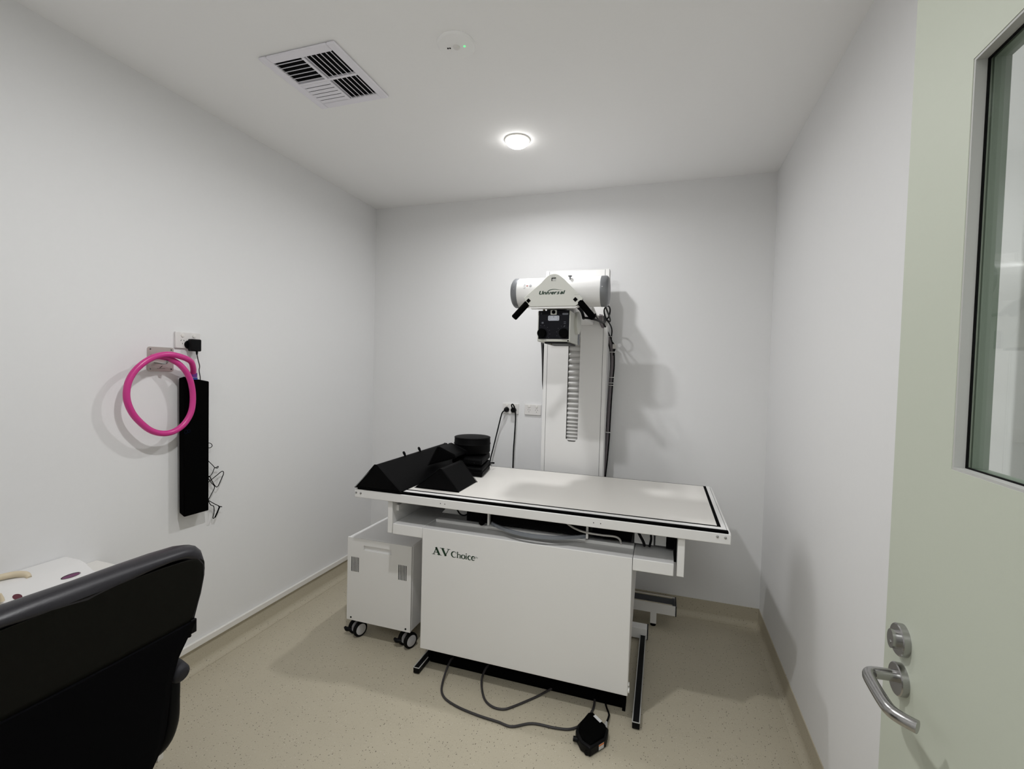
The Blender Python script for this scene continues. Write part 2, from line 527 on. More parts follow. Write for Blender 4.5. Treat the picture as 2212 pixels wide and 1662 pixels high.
def emergency_light():
    c = (-0.772, 1.609, H)
    t = thing('emergency_light', 'round flat white emergency light on the ceiling with a green indicator', 'light fitting', c)
    obj('cover', MB().lathe([(0.071, 0), (0.071, -.003), (0.066, -.008), (0.02, -.010), (0, -.010)], c, 'z', 48), CEIL, t, smooth=True)
    obj('lens', MB().lathe([(0.013, -.0095), (0.012, -.014), (0.006, -.018), (0, -.019)], c, 'z', 24), PLASTW, t, smooth=True, label='small clear centre lens')
    obj('indicator', MB().lathe([(0.0035, -.009), (0.003, -.012), (0, -.0125)], (c[0] + .030, c[1] + .004, H), 'z', 12), LED, t, label='lit green indicator')
    for k in range(2):
        obj('test_button', MB().cyl((c[0] - .034 + .008 * k, c[1] - .002 + .001 * k, H - .0115), .003, .003, 'z', 12), BLACK, t, label='tiny black test hole')
emergency_light()

def downlight(xy, label):
    c = (xy[0], xy[1], H)
    t = thing('ceiling_downlight', label, 'light fitting', c, group='ceiling downlights')
    obj('trim_ring', MB().lathe([(0.060, -.0005), (0.067, -.0005), (0.068, -.003), (0.066, -.005), (0.061, -.006), (0.0605, -.003)], c, 'z', 48, caps=False), TRIM, t, smooth=True)
    obj('diffuser', MB().lathe([(0.060, -.003), (0.060, -.010), (0.054, -.022), (0.042, -.031), (0.022, -.037), (0, -.039)], c, 'z', 40), LAMPDIFF, t, smooth=True, label='glowing frosted dome')
downlight(LAMP_A, 'lit round downlight in the ceiling in front of the x-ray column')
downlight(LAMP_B, 'lit round downlight in the ceiling nearer the doorway')

# ------------------------------------------------------------------ wall sockets
def outlet(label, o, u, nrm, w=0.116, h=0.073):
    """o: lower left corner seen from the room; u: direction to the right along the wall; nrm: into the room"""
    o = Vector(o); u = Vector(u); nrm = Vector(nrm); z = Vector((0, 0, 1))
    t = thing('power_outlet', label, 'power outlet', tuple(o + u * w / 2 + z * h / 2), group='double power outlets')
    def P(a, b, c): return o + u * a + z * b + nrm * c
    def bx(m, a0, a1, b0, b1, c0, c1):
        m.hexa([P(a0, b0, c0), P(a1, b0, c0), P(a1, b0, c1), P(a0, b0, c1), P(a0, b1, c0), P(a1, b1, c0), P(a1, b1, c1), P(a0, b1, c1)])
        return m
    obj('plate', bx(MB(), 0, w, 0, h, 0.0005, .010), PLASTW, t, bevel=.0025)
    for k in (0, 1):
        cx = w * (.27 + .46 * k)
        obj('rocker_switch', MB().lathe([(0.0085, 0.009), (0.0085, .0115), (0.007, .0135), (0, .014)], P(cx, h * .79, 0), tuple(nrm), 20), TRIM, t, smooth=True)
        m = MB()
        for (da, db, ang) in ((-.007, .006, 60), (.007, .006, -60), (0, -.008, 90)):
            ca, sa = math.cos(math.radians(ang)), math.sin(math.radians(ang))
            q = [(-.0035, -.0009), (.0035, -.0009), (.0035, .0009), (-.0035, .0009)]
            pts = [(cx + da + x * ca - y * sa, h * .40 + db + x * sa + y * ca) for x, y in q]
            m.hexa([P(a, b, .0098) for a, b in pts] + [P(a, b, .0104) for a, b in pts])
        obj('socket_slots', m, BLACK, t, label='three dark pin slots')
    return P
outlet('white double power outlet on the left wall above the pink hose', (XL, 1.555, 1.560), (0, 1, 0), (1, 0, 0), .12, .075)
PR1 = outlet('white double power outlet on the back wall with two black plugs in it', (-1.065, YB, 1.197), (1, 0, 0), (0, -1, 0))
PR2 = outlet('empty white double power outlet on the back wall beside the column', (-.904, YB, 1.197), (1, 0, 0), (0, -1, 0))

# plug-in adapter on the left wall
t = thing('power_adapter', 'black plug-in power adapter in the left wall outlet with thin cable', 'adapter', (XL + .03, 1.63, 1.57))
obj('body', MB().box((XL + .0145, 1.607, 1.548), (XL + .045, 1.655, 1.605)), BLACK, t, bevel=.006, seg=3)
obj('plug_base', MB().cyl((XL + .0105, 1.615, 1.578), .020, .006, 'x', 24), BLACK, t, smooth=True)
obj('strain_relief', MB().lathe([(.005, 0), (.0035, -.014), (.003, -.016)], (XL + .04, 1.634, 1.549), 'z', 12), BLACK, t, smooth=True)
obj('cable', MB().tube([(XL + .04, 1.634, 1.536), (XL + .038, 1.642, 1.508), (XL + .036, 1.651, 1.480), (XL + .036, 1.649, 1.458), (XL + .036, 1.654, 1.43), (XL + .036, 1.655, 1.414)], .0022), CABLEG, t, smooth=True)

# two plugged power cords at the back wall
t = thing('power_cord', 'black power cord hanging from the left socket of the rear outlet toward the cushions', 'cord', (-1.03, 3.07, 1.226), group='cords in the rear outlet')
obj('plug', MB().lathe([(.017, -.0105), (.018, -.018), (.016, -.030), (.012, -.034), (.009, -.05), (0, -.051)], (-1.033, YB, 1.226), 'y', 20), BLACK, t, smooth=True)
obj('cable', MB().tube([(-1.033, 3.055, 1.226), (-1.05, 3.04, 1.205), (-1.068, 3.05, 1.15), (-1.09, 3.055, 1.06), (-1.115, 3.055, .95), (-1.133, 3.05, .86), (-1.14, 3.04, .70), (-1.14, 3.02, .5)], .0045), BLACK, t, smooth=True)
obj('chrome_collar', MB().lathe([(.019, -.0108), (.019, -.015)], (-1.033, YB, 1.226), 'y', 20), CHROME, t, smooth=True, label='shiny collar of the plug')
t = thing('power_cord', 'black power cord hanging straight down from the right socket of the rear outlet', 'cord', (-.98, 3.07, 1.226), group='cords in the rear outlet')
obj('plug', MB().lathe([(.017, -.0105), (.019, -.018), (.018, -.034), (.012, -.040), (0, -.041)], (-.98, YB, 1.226), 'y', 20), BLACK, t, smooth=True)
obj('cable', MB().tube([(-.983, 3.062, 1.232), (-.985, 3.045, 1.262), (-.974, 3.045, 1.266), (-.962, 3.05, 1.235), (-.957, 3.055, 1.17), (-.962, 3.06, 1.06), (-.967, 3.06, .95), (-.968, 3.06, .80), (-.968, 3.05, .60)], .0045), BLACK, t, smooth=True)

# ------------------------------------------------------------------ hose, hook plate, scavenger unit
t = thing('hose_hook', 'square brushed steel hook plate screwed to the left wall', 'hook', (XL, 1.495, 1.505))
obj('plate', MB().prism(rrect(1.438, 1.452, 1.551, 1.560, .010), 'x', XL + .0005, XL + .004), STEELPLATE, t)
for (y, z) in ((1.449, 1.550), (1.540, 1.550), (1.449, 1.463), (1.540, 1.463)):
    obj('screw', MB().lathe([(.0042, .004), (.0038, .0055), (0, .006)], (XL, y, z), 'x', 12), CHROME, t, smooth=True)
    obj('screw_recess', MB().cyl((XL + .0055, y, z), .002, .0009, 'x', 8), BLACK, t)
obj('hook', MB().tube([(XL + .004, 1.470, 1.492), (XL + .035, 1.470, 1.490), (XL + .060, 1.470, 1.489), (XL + .072, 1.470, 1.494), (XL + .076, 1.470, 1.502)], .006, seg=14), CHROME, t, smooth=True)
em = MB()
def pe(y, z): return (XL + .0044, y, z)
em.add([pe(1.489, 1.4695), pe(1.493, 1.4725), pe(1.499, 1.4765), pe(1.503, 1.4795), pe(1.500, 1.4750), pe(1.497, 1.4715), pe(1.493, 1.4700), pe(1.491, 1.4665)], [(0, 1, 2, 3, 4, 5, 6, 7)])
strokes(em, [([(1.478 + .0045 * k, 1.4655), (1.481 + .0045 * k, 1.4655)], .0016, False) for k in range(8)], pe)
obj('emblem', em, BLACK, t, label='small dark leaping animal emblem over a line of tiny text')

hx = XL + .078
ring_yz = [(1.420, 1.514), (1.453, 1.517), (1.493, 1.507), (1.534, 1.481), (1.567, 1.435), (1.585, 1.376), (1.588, 1.312), (1.577, 1.260), (1.545, 1.214), (1.499, 1.188), (1.451, 1.186), (1.403, 1.205),
           (1.360, 1.245), (1.329, 1.289), (1.311, 1.343), (1.314, 1.399), (1.335, 1.447), (1.370, 1.487), (1.415, 1.516), (1.465, 1.528), (1.517, 1.522), (1.572, 1.502), (1.600, 1.470)]
hose_pts = []
for i, (y, z) in enumerate(ring_yz):
    dx = -.020 * max(0.0, 1 - i / 4.0)
    if i > 16: dx = .010 * min(1.0, (i - 16) / 3.0)
    if i > 20: dx = (.004, -.014)[i - 21]
    hose_pts.append((hx - .003 + dx, y, z))
hose_pts.append((hx - .036, 1.615, 1.443))
t = thing('pink_hose', 'coiled bright pink corrugated-free tube hung on the steel hook plate', 'hose', (hx, 1.46, 1.36))
t['label'] = 'bright pink flexible tube coiled in a ring on the steel hook plate'
obj('tube', MB().tube(hose_pts, .0124, seg=20, smooth=8), PINK, t, smooth=True)
obj('connector_collar', MB().cyl((hx - .036, 1.6165, 1.4270), .0152, .020, 'z', 20), PURPLE, t, smooth=True, label='purple collar at the hose end')

t = thing('gas_scavenger', 'tall narrow black box fixed to the left wall below the pink hose', 'wall unit', (XL, 1.61, .79))
bx0, bx1 = XL + .021, XL + .055
b = MB().hexa([(bx0, 1.568, .800), (bx1, 1.566, .784), (bx1, 1.689, .782), (bx0, 1.689, .786),
               (bx0, 1.562, 1.423), (bx1, 1.560, 1.432), (bx1, 1.686, 1.407), (bx0, 1.686, 1.407)])
obj('wall_bracket', MB().box((XL + .0005, 1.59, 1.30), (bx0 + .002, 1.66, 1.36)), BLACKM, t)
obj('wall_bracket', MB().box((XL + .0005, 1.59, .88), (bx0 + .002, 1.66, .94)), BLACKM, t)
obj('casing', b, BLACKM, t, bevel=.004)
obj('inlet_collar', MB().cyl((hx - .036, 1.6165, 1.4165), .0165, .009, 'z', 20), BLUE, t, smooth=True, label='blue inlet ring')
lg = MB()
def pl(y, z): return (bx1 + .0006, y, z)
strokes(lg, [(ell(1.572, 1.178, .008, .008, 16), .0012, True), (ell(1.586, 1.180, .006, .007, 16), .0012, True)], pl)
obj('badge', lg, BADGEBLUE, t, label='faint blue round badge marks')

wr = MB()
w0 = XL + .022
wr.tube([(w0, 1.676, 1.103), (w0, 1.717, 1.103), (w0 + .002, 1.729, 1.090), (w0, 1.722, 1.080), (w0, 1.700, 1.082)], .0017, seg=8)
wr.tube([(w0, 1.70, 1.03), (w0, 1.715, 1.012), (w0, 1.735, .990), (w0, 1.748, .976), (w0 + .003, 1.762, .981), (w0 + .003, 1.758, .972), (w0, 1.745, .975), (w0, 1.735, .955), (w0, 1.722, .940), (w0, 1.705, .93)], .0017, seg=8)
wr.tube([(w0, 1.70, .905), (w0 + .004, 1.75, .935), (w0 + .004, 1.782, .951), (w0 + .004, 1.792, .940), (w0 + .004, 1.778, .910), (w0 + .004, 1.760, .880), (w0 + .002, 1.748, .884), (w0, 1.730, .915), (w0, 1.717, .940), (w0, 1.70, .925)], .0020, seg=8)
wr.tube([(w0, 1.712, .930), (w0, 1.728, .905), (w0, 1.746, .880), (w0, 1.730, .850), (w0, 1.716, .828), (w0, 1.705, .815)], .0018, seg=8)
wr.tube([(w0, 1.712, .822), (w0 + .003, 1.745, .795), (w0 + .003, 1.772, .774), (w0 + .003, 1.762, .755), (w0 + .003, 1.745, .728), (w0 + .003, 1.736, .728), (w0 + .003, 1.742, .760), (w0, 1.741, .785), (w0, 1.726, .795), (w0, 1.712, .82)], .0019, seg=8)
wr.tube([(w0 + .004, 1.771, .775), (w0 + .004, 1.758, .748), (w0 + .004, 1.746, .727)], .0034, seg=8)
wr.tube([(w0 + .004, 1.765, .778), (w0 + .004, 1.784, .771)], .0022, seg=8, smooth=1)
tag(obj('signal_cable', wr, BLACKM, smooth=True, origin=(w0, 1.72, .90)), 'thin black cable tangled in loops beside the black wall box', 'cable')

# ------------------------------------------------------------------ x-ray table
TX0, TX1, TY0, TY1, TZ = -1.470, 0.273, 2.000, 2.800, 0.880
t = thing('xray_table', 'white floating-top x-ray table with black edge lines in the middle of the room', 'x-ray table', (-.59, 2.40, 0))
# rim: a steel tray frame with a lip
rim = MB()
rim.box((TX0, TY0, .836), (TX1, TY0 + .007, .8770)).box((TX0, TY1 - .012, .838), (TX1, TY1, TZ)).box((TX0, TY0 + .007, .838), (TX0 + .012, TY1 - .012, TZ)).box((TX1 - .009, TY0 + .007, .838), (TX1, TY1 - .012, .8800))
obj('rim', rim, PWHITE, t, bevel=.0025)
obj('edge_strip', MB().box((TX0 + .012, TY0 + .007, .840), (TX1 - .009, TY0 + .026, .8855)).box((TX1 - .0135, TY0 + .026, .840), (TX1 - .009, TY1 - .012, .8785)), BLACKM, t, label='black sealing strip inside the rim')
obj('tabletop_border', MB().box((TX0 + .012, TY0 + .026, .842), (TX1 - .0135, TY0 + .054, .8868)).box((TX1 - .031, TY0 + .054, .842), (TX1 - .0135, TY1 - .012, .8868)), PWHITE, t)
obj('inner_seal', MB().box((TX0 + .012, TY0 + .054, .842), (TX1 - .031, TY0 + .069, .8866)).box((TX1 - .045, TY0 + .069, .842), (TX1 - .031, TY1 - .020, .8866)).box((TX0 + .012, TY1 - .020, .842), (TX1 - .031, TY1 - .012, .8866)), BLACKM, t, label='thin black inner line')
obj('tabletop', MB().box((TX0 + .012, TY0 + .069, .842), (TX1 - .045, TY1 - .020, .8870)), LAMIN, t, label='off-white laminate top surface')
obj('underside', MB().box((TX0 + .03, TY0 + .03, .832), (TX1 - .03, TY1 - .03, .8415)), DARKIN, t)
for x, z in ((-1.461, .860), (-1.434, .859), (.224, .863), (.253, .862)):
    obj('rim_screw', MB().lathe([(.0058, .001), (.0050, -.002), (.002, -.003), (0, -.003)], (x, TY0, z), 'y', 16), CHROME, t, smooth=True)
for x, z in ((-.989, .857), (-.966, .857), (-.264, .857), (-.234, .857)):
    obj('rim_rivet', MB().cyl((x, TY0 - .0005, z), .0022, .001, 'y', 10), BLACK, t)
# end plates hanging from the top
obj('end_plate', MB().box((-1.288, 2.02, .672), (-1.262, 2.76, .838)), PWHITE, t, bevel=.002)
obj('end_plate', MB().box((.078, 2.02, .672), (.106, 2.76, .838)), PWHITE, t, bevel=.002)
obj('slide_rail', MB().box((-1.262, 2.06, .775), (-1.250, 2.74, .805)), PWHITE, t)
obj('slide_rail', MB().box((.068, 2.10, .70), (.078, 2.74, .805)), DARKIN, t)
# carriage deck on the pedestal
obj('deck_wing', MB().box((-1.260, 2.022, .668), (-1.0945, 2.74, .7205)), PWHITE, t, bevel=.003)
obj('deck_wing', MB().box((-.0975, 2.022, .668), (.066, 2.74, .7205)), PWHITE, t, bevel=.003)
obj('deck', MB().box((-1.0925, 2.045, .690), (-.0995, 2.74, .7195)), PWHITE, t)
obj('deck_lip', MB().box((-1.075, 2.125, .7195), (-.10, 2.16, .736)), PWHITE, t, bevel=.003)
fp = obj('front_panel', MB().box((-1.0925, 2.020, .124), (-.0995, 2.045, .7205)), PWHITE, t, bevel=.003, seg=3)
def letters_av():
    mb = MB()
    def put_at(x0, z0, s, sx=1.0):
        return lambda a, b: (x0 + a * s * sx, 2.0194, z0 + b * s)
    s = .0385
    A = [([(.12, 0), (.48, 1)], .09, False), ([(.40, 1.0), (.84, 0)], .25, False), ([(.24, .32), (.68, .32)], .08, False), ([(-.06, .03), (.32, .03)], .065, False), ([(.56, .03), (1.10, .03)], .065, False)]
    V = [([(.16, 1), (.60, 0)], .25, False), ([(.54, 0), (.94, 1)], .09, False), ([(-.12, .97), (.44, .97)], .065, False), ([(.72, .97), (1.12, .97)], .065, False)]
    s = .0360
    strokes(mb, A, put_at(-1.0345, .6005, s, 1.22)); strokes(mb, V, put_at(-.9905, .6005, s, 1.22))
    hh = .0275
    sx = 1.22
    def pw(x0):
        return lambda a, b: (x0 + a * sx * hh, 2.0194, .6010 + b * hh)
    pts = ell(.42, .5, .40, .5, 22, 42, 318)
    wd = [.06 + .15 * abs(math.sin(math.pi * i / 22)) ** 1.5 for i in range(23)]
    strokes(mb, [(pts, wd, False), ([(.72, .68), (.72, .92)], .06, False)], pw(-0.9345))
    strokes(mb, [([(.12, 0), (.12, 1.06)], .15, False), ([(0.0, 1.03), (.14, 1.03)], .06, False), ([(-.02, .025), (.27, .025)], .06, False), ([(.38, .025), (.68, .025)], .06, False),
                 ([(.16, .5), (.24, .62), (.36, .67), (.47, .62), (.52, .50), (.52, 0)], [.07, .08, .11, .14, .15, .15], False)], pw(-0.9065))
    pts = ell(.30, .34, .26, .34, 22); wd = [.08 + .11 * abs(math.cos(2 * math.pi * i / 22)) for i in range(22)]
    strokes(mb, [(pts, wd, True)], pw(-0.8835))
    strokes(mb, [([(.12, 0), (.12, .68)], .15, False), ([(.0, .655), (.14, .655)], .06, False), ([(-.02, .025), (.27, .025)], .06, False), ([(.12, .84), (.12, 1.0)], .17, False)], pw(-0.8620))
    pts = ell(.29, .34, .25, .34, 18, 45, 315); wd = [.08 + .11 * abs(math.sin(math.pi * i / 18)) for i in range(19)]
    strokes(mb, [(pts, wd, False)], pw(-0.8505))
    pts = ell(.29, .34, .25, .34, 20, 2, 318); wd = [.08 + .11 * abs(math.sin(math.pi * i / 20)) for i in range(21)]
    strokes(mb, [(pts, wd, False), ([(.06, .37), (.55, .37)], .06, False)], pw(-0.8315))
    p = put_at(-.8105, .6130, .0065)
    strokes(mb, [([(0, 1), (.7, 1)], .2, False), ([(.35, 1), (.35, 0)], .2, False), ([(.95, 0), (.95, 1), (1.3, .4), (1.65, 1), (1.65, 0)], .2, False)], p)
    return mb
ob = obj('lettering', letters_av(), GREEN, fp, label='dark green serif lettering')
# pedestal sides, tapering toward the floor
for xa, xb in ((-1.0915, -1.087), (-.1050, -.1005)):
    obj('pedestal_side', MB().prism([(2.045, .690), (2.56, .690), (2.54, .50), (2.10, .22), (2.06, .124), (2.045, .124)], 'x', xa, xb), PWHITE, t)
obj('pedestal_column', MB().box((-.98, 2.20, .05), (-.22, 2.62, .69)), PWHITE, t)
# base frame on the floor
obj('front_sill', MB().box((-1.085, 2.115, .002), (-.112, 2.165, .052)).box((-1.085, 2.165, .006), (-.112, 2.19, .115)), BLACKM, t, bevel=.002)
for xa in (-1.118, -.0765):
    obj('floor_foot', MB().box((xa, 2.004, .004), (xa + .031, 2.70, .032)), BLACK, t, bevel=.003)
    obj('foot_edge', MB().box((xa - .001, 2.003, .0315), (xa + .003, 2.70, .0335)).box((xa + .028, 2.003, .0315), (xa + .032, 2.70, .0335)).box((xa + .003, 2.003, .0315), (xa + .028, 2.007, .0335)), BEAD, t, label='pale metal edge line of the foot')
obj('sill_post', MB().box((-1.088, 2.10, .032), (-1.072, 2.15, .128)), BLACKM, t)
obj('sill_post', MB().box((-.125, 2.10, .0), (-.111, 2.165, .052)), BLACKM, t)
obj('rear_crossbar', MB().box((-1.15, 2.70, .010), (-.040, 2.76, .069)), PWHITE, t, bevel=.002)
obj('crossbar_cap', MB().box((-.040, 2.70, .009), (-.034, 2.76, .070)), CAPBLK, t, label='black end cap')
obj('panel_latch', MB().cyl((-.0995, 2.034, .145), .012, .006, 'x', 16).cyl((-.0995, 2.034, .170), .008, .005, 'x', 16), PWHITE, t, smooth=True)
# curved brake handle with brackets and the receptor tray behind it
hp = []
for k in range(17):
    a = k / 16
    x = -.766 + (.460) * a
    y = 2.100 - .094 * math.sin(math.pi * a) ** .85
    hp.append((x, y))
hb = MB()
rows = []
for (x, y) in hp:
    rows.append([(x, y, .752), (x, y, .7665), (x, y + .010, .7665), (x, y + .010, .752), (x, y, .752)])
hb.grid(rows)
obj('brake_handle', hb, BLUEGREY, t, label='curved grey-blue handle bar')
for x in (-.782, -.308):
    s = 1 if x < -.5 else -1
    obj('handle_bracket', MB().box((x, 2.088, .752), (x + .009, 2.108, .836)).box((x, 2.075, .748), (x + s * .055, 2.110, .7515)).box((x - .004, 2.085, .8305), (x + s * .035, 2.11, .834)), PWHITE, t, bevel=.001)
obj('receptor_tray', MB().box((-.765, 2.118, .752), (-.31, 2.70, .815)), DARKIN, t, bevel=.003)
obj('tray_box', MB().box((-.56, 2.112, .766), (-.44, 2.13, .785)), DARKIN, t)
obj('tray_knob', MB().lathe([(.0125, 0), (.0145, -.004), (.0145, -.016), (.012, -.019), (0, -.019)], (-.806, 2.090, .766), 'y', 24).cyl((-.806, 2.090, .766), .005, .06, 'y', 12), KNOB, t, smooth=True)
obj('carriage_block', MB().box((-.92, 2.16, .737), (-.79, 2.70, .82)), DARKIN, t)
obj('lock_bracket', MB().prism([(-1.085, .742), (-1.04, .742), (-.945, .742), (-.93, .79), (-.93, .815), (-1.02, .815)], 'y', 2.215, 2.235), PWHITE, t, label='white metal bracket under the top')
obj('lock_bracket', MB().box((-.10, 2.155, .740), (-.018, 2.165, .815)).box((-.01, 2.155, .742), (.035, 2.165, .812)), PWHITE, t, label='white metal bracket under the top at the right')
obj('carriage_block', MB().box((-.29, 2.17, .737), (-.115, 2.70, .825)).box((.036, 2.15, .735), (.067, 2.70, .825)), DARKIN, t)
obj('table_cable', MB().tube([(-1.0, 2.18, .835), (-.99, 2.175, .800), (-.965, 2.17, .765), (-.94, 2.17, .757), (-.92, 2.18, .765)], .004), BLACK, t, smooth=True, label='black cable loop under the top')
obj('table_cable', MB().tube([(-.41, 2.075, .828), (-.37, 2.08, .800), (-.315, 2.078, .785), (-.24, 2.08, .781), (-.18, 2.08, .782), (-.16, 2.10, .765), (-.155, 2.12, .740)], .0045), CABLEW, t, smooth=True, label='pale grey cable crossing under the top')
obj('table_cable', MB().tube([(-.10, 2.12, .835), (-.08, 2.11, .80), (-.06, 2.11, .765), (-.055, 2.12, .745)], .006), BLACK, t, smooth=True, label='black cable under the top at the right')
obj('table_cable', MB().tube([(.03, 2.13, .80), (-.01, 2.125, .805), (-.028, 2.125, .80), (-.028, 2.125, .775), (-.034, 2.13, .74)], .005), BLACK, t, smooth=True, label='black cable hooked on the bracket at the right')

# ------------------------------------------------------------------ grey mains cable looping on the floor under the table
cb = MB()
cb.tube([(-.94, 2.22, .012), (-.958, 2.10, .05), (-.945, 1.975, .012), (-.905, 1.905, .0055), (-.826, 1.868, .0055), (-.718, 1.849, .0055), (-.62, 1.843, .0055), (-.555, 1.838, .0055), (-.479, 1.884, .0055), (-.38, 1.893, .0055), (-.318, 1.910, .0055), (-.275, 1.962, .0055), (-.247, 2.06, .0055), (-.252, 2.15, .012), (-.26, 2.24, .012)], .0052, seg=10)
tag(obj('floor_cable', cb, CABLEG, smooth=True, origin=(-.6, 1.9, 0)), 'long grey cable sweeping over the floor from under the table to the foot switch', 'cable', 'cables under the table')
cb = MB()
cb.tube([(-.72, 2.24, .012), (-.766, 2.13, .05), (-.775, 2.05, .025), (-.732, 1.965, .0055), (-.681, 1.922, .0055), (-.626, 1.919, .0055), (-.584, 1.953, .0055), (-.503, 2.05, .0055), (-.44, 2.13, .012), (-.36, 2.22, .012)], .0052, seg=10)
tag(obj('floor_cable', cb, CABLEG, smooth=True, origin=(-.6, 2.0, 0)), 'short grey cable loop lying inside the long cable under the table', 'cable', 'cables under the table')

# ------------------------------------------------------------------ foot switch
t = thing('foot_switch', 'black foot switch pedal on the floor in front of the x-ray table', 'foot switch', (-.225, 1.89, 0))
fsw = [(-.290, 1.905), (-.292, 1.870), (-.285, 1.852), (-.262, 1.815), (-.232, 1.800), (-.222, 1.795), (-.168, 1.868), (-.165, 1.925), (-.200, 1.952), (-.240, 1.985), (-.262, 1.975)]
obj('housing', MB().prism(fsw, 'z', .001, .038), BLACK, t, bevel=.006, seg=3)
inn = [(-.225 + (x + .225) * .86, 1.89 + (y - 1.89) * .86) for x, y in fsw]
mb = MB()
n = len(inn)
mb.add([(x, y, .036) for x, y in inn] + [(-.225 + (x + .225) * .93, 1.89 + (y - 1.89) * .93, .052 + (y - 1.89) * .10) for x, y in inn],
       [list(range(n))[::-1], list(range(n, 2 * n))] + [[i, (i + 1) % n, n + (i + 1) % n, n + i] for i in range(n)])
obj('pedal', mb, BLACKM, t, bevel=.004)
obj('hinge_lug', MB().cyl((-.297, 1.848, .018), .010, .02, 'x', 16), BLACK, t, smooth=True)
obj('hinge_lug', MB().cyl((-.235, 1.800, .012), .010, .02, 'y', 16), BLACK, t, smooth=True)
def quad_on(mb, c, u, v, w, h):
    c = Vector(c); u = Vector(u).normalized() * w / 2; v = Vector(v).normalized() * h / 2
    return mb.add([c - u - v, c + u - v, c + u + v, c - u + v], [(0, 1, 2, 3)])
obj('rating_label', quad_on(MB(), (-.212, 1.935, .0597), (.035, -.028, -.0028), (.028, .035, .0035), .040, .013), LABELW, t, label='grey rating label', solid=.0006)
sl = MB()
d1 = Vector((-.168 + .222, 1.868 - 1.795, 0)).normalized()
quad_on(sl, Vector((-.1850, 1.845, .0195)) + Vector((d1.y, -d1.x, 0)) * .0009, d1, (0, 0, 1), .028, .022)
wl = obj('warning_label', sl, LABELW, t, label='white sticker on the side', solid=.0006)
quad_on(sl2 := MB(), Vector((-.1850, 1.845, .0270)) + Vector((d1.y, -d1.x, 0)) * .0014, d1, (0, 0, 1), .028, .007)
obj('label_band', sl2, ORANGE, wl, label='orange band on the sticker')
obj('cable', MB().tube([(-.178, 1.985, .020), (-.1755, 2.02, .014), (-.177, 2.05, .008), (-.195, 2.10, .006), (-.21, 2.16, .008), (-.22, 2.24, .012)], .0042), BLACK, t, smooth=True)
obj('cable_gland', MB().lathe([(.009, 0), (.009, .022), (.006, .030), (.005, .04)], (-.182, 1.938, .022), (.05, 1, 0), 14), BEAD, t, smooth=True, label='pale grey cable gland')

# ------------------------------------------------------------------ generator cabinet on castors
cx0, cx1, cy0, cy1 = -1.620, -1.222, 2.15, 2.62
t = thing('generator_cabinet', 'white cabinet on castors standing left of the x-ray table', 'cabinet', (-1.42, 2.38, 0))
shell = MB()
hx0, hx1, hz0, hz1 = -1.517, -1.345, .500, .527
shell.box((cx0, cy0 + .012, .103), (cx1, cy1, .562))
obj('body', shell, PWHITE, t, bevel=.008, seg=3)
# front sheet with the handle opening cut into it
fr = MB()
fr.box((cx0 + .001, cy0, .104), (cx1 - .001, cy0 + .012, hz0)).box((cx0 + .001, cy0, hz1), (cx1 - .001, cy0 + .012, .5615)).box((cx0 + .001, cy0, hz0), (hx0, cy0 + .012, hz1)).box((hx1, cy0, hz0), (cx1 - .001, cy0 + .012, hz1))
obj('front_sheet', fr, PWHITE, t)
obj('handle_recess', MB().box((hx0, cy0 + .010, hz0), (hx1, cy0 + .0118, hz1)), PWHITE, t)
for vx in (-1.594, -1.299):
    m = MB()
    for k in range(6):
        x = vx + k * .0088
        m.box((x, cy0 - .0006, .376), (x + .0040, cy0 + .004, .456))
    obj('vent_slots', m, BLACK, t, label='group of six black vertical vent slots')
for x in (-1.591, -1.250):
    obj('screw', MB().lathe([(.0055, .001), (.0045, -.002), (0, -.003)], (x, cy0, .119), 'y', 14), BLACK, t, smooth=True)
def castor(x, y, brake):
    ax = Vector((.93, -.37, 0)).normalized()          # wheel axle direction
    s = Vector((.37, .93, 0))
    hub = Vector((x, y, .042))
    m = MB().lathe([(.012, 0), (.012, .015)], (x, y, .088), 'z', 16)
    m.tube([hub + Vector((0, 0, .048)), hub + s * .012 + Vector((0, 0, .03)), hub], .011, smooth=3)
    c = obj('castor', m, BLACK, t, smooth=True)
    for d in (-.034, .014):
        w = obj('castor_wheel', MB().lathe([(.030, 0), (.038, .0), (.041, .004), (.041, .016), (.038, .020), (.030, .020)], hub + ax * d, tuple(ax), 36), RUBBER, c, smooth=True)
        obj('wheel_disc', MB().lathe([(.0, -.0015), (.026, -.001), (.0315, .0005), (.0315, .0195), (.026, .021), (0, .0215)], hub + ax * d, tuple(ax), 32), WHEELW, c, smooth=True, label='pale grey wheel disc')
    if brake:
        obj('brake_pedal', MB().tube([hub - ax * .012 - s * .030 + Vector((0, 0, -.005)), hub - ax * .034 - s * .046 + Vector((0, 0, -.004)), hub - ax * .050 - s * .050 + Vector((0, 0, .003))], .009, smooth=4, radii=[.010, .012, .006]), BLACK, c, smooth=True)
castor(-1.578, 2.195, True); castor(-1.262, 2.195, True); castor(-1.578, 2.575, False); castor(-1.262, 2.575, False)

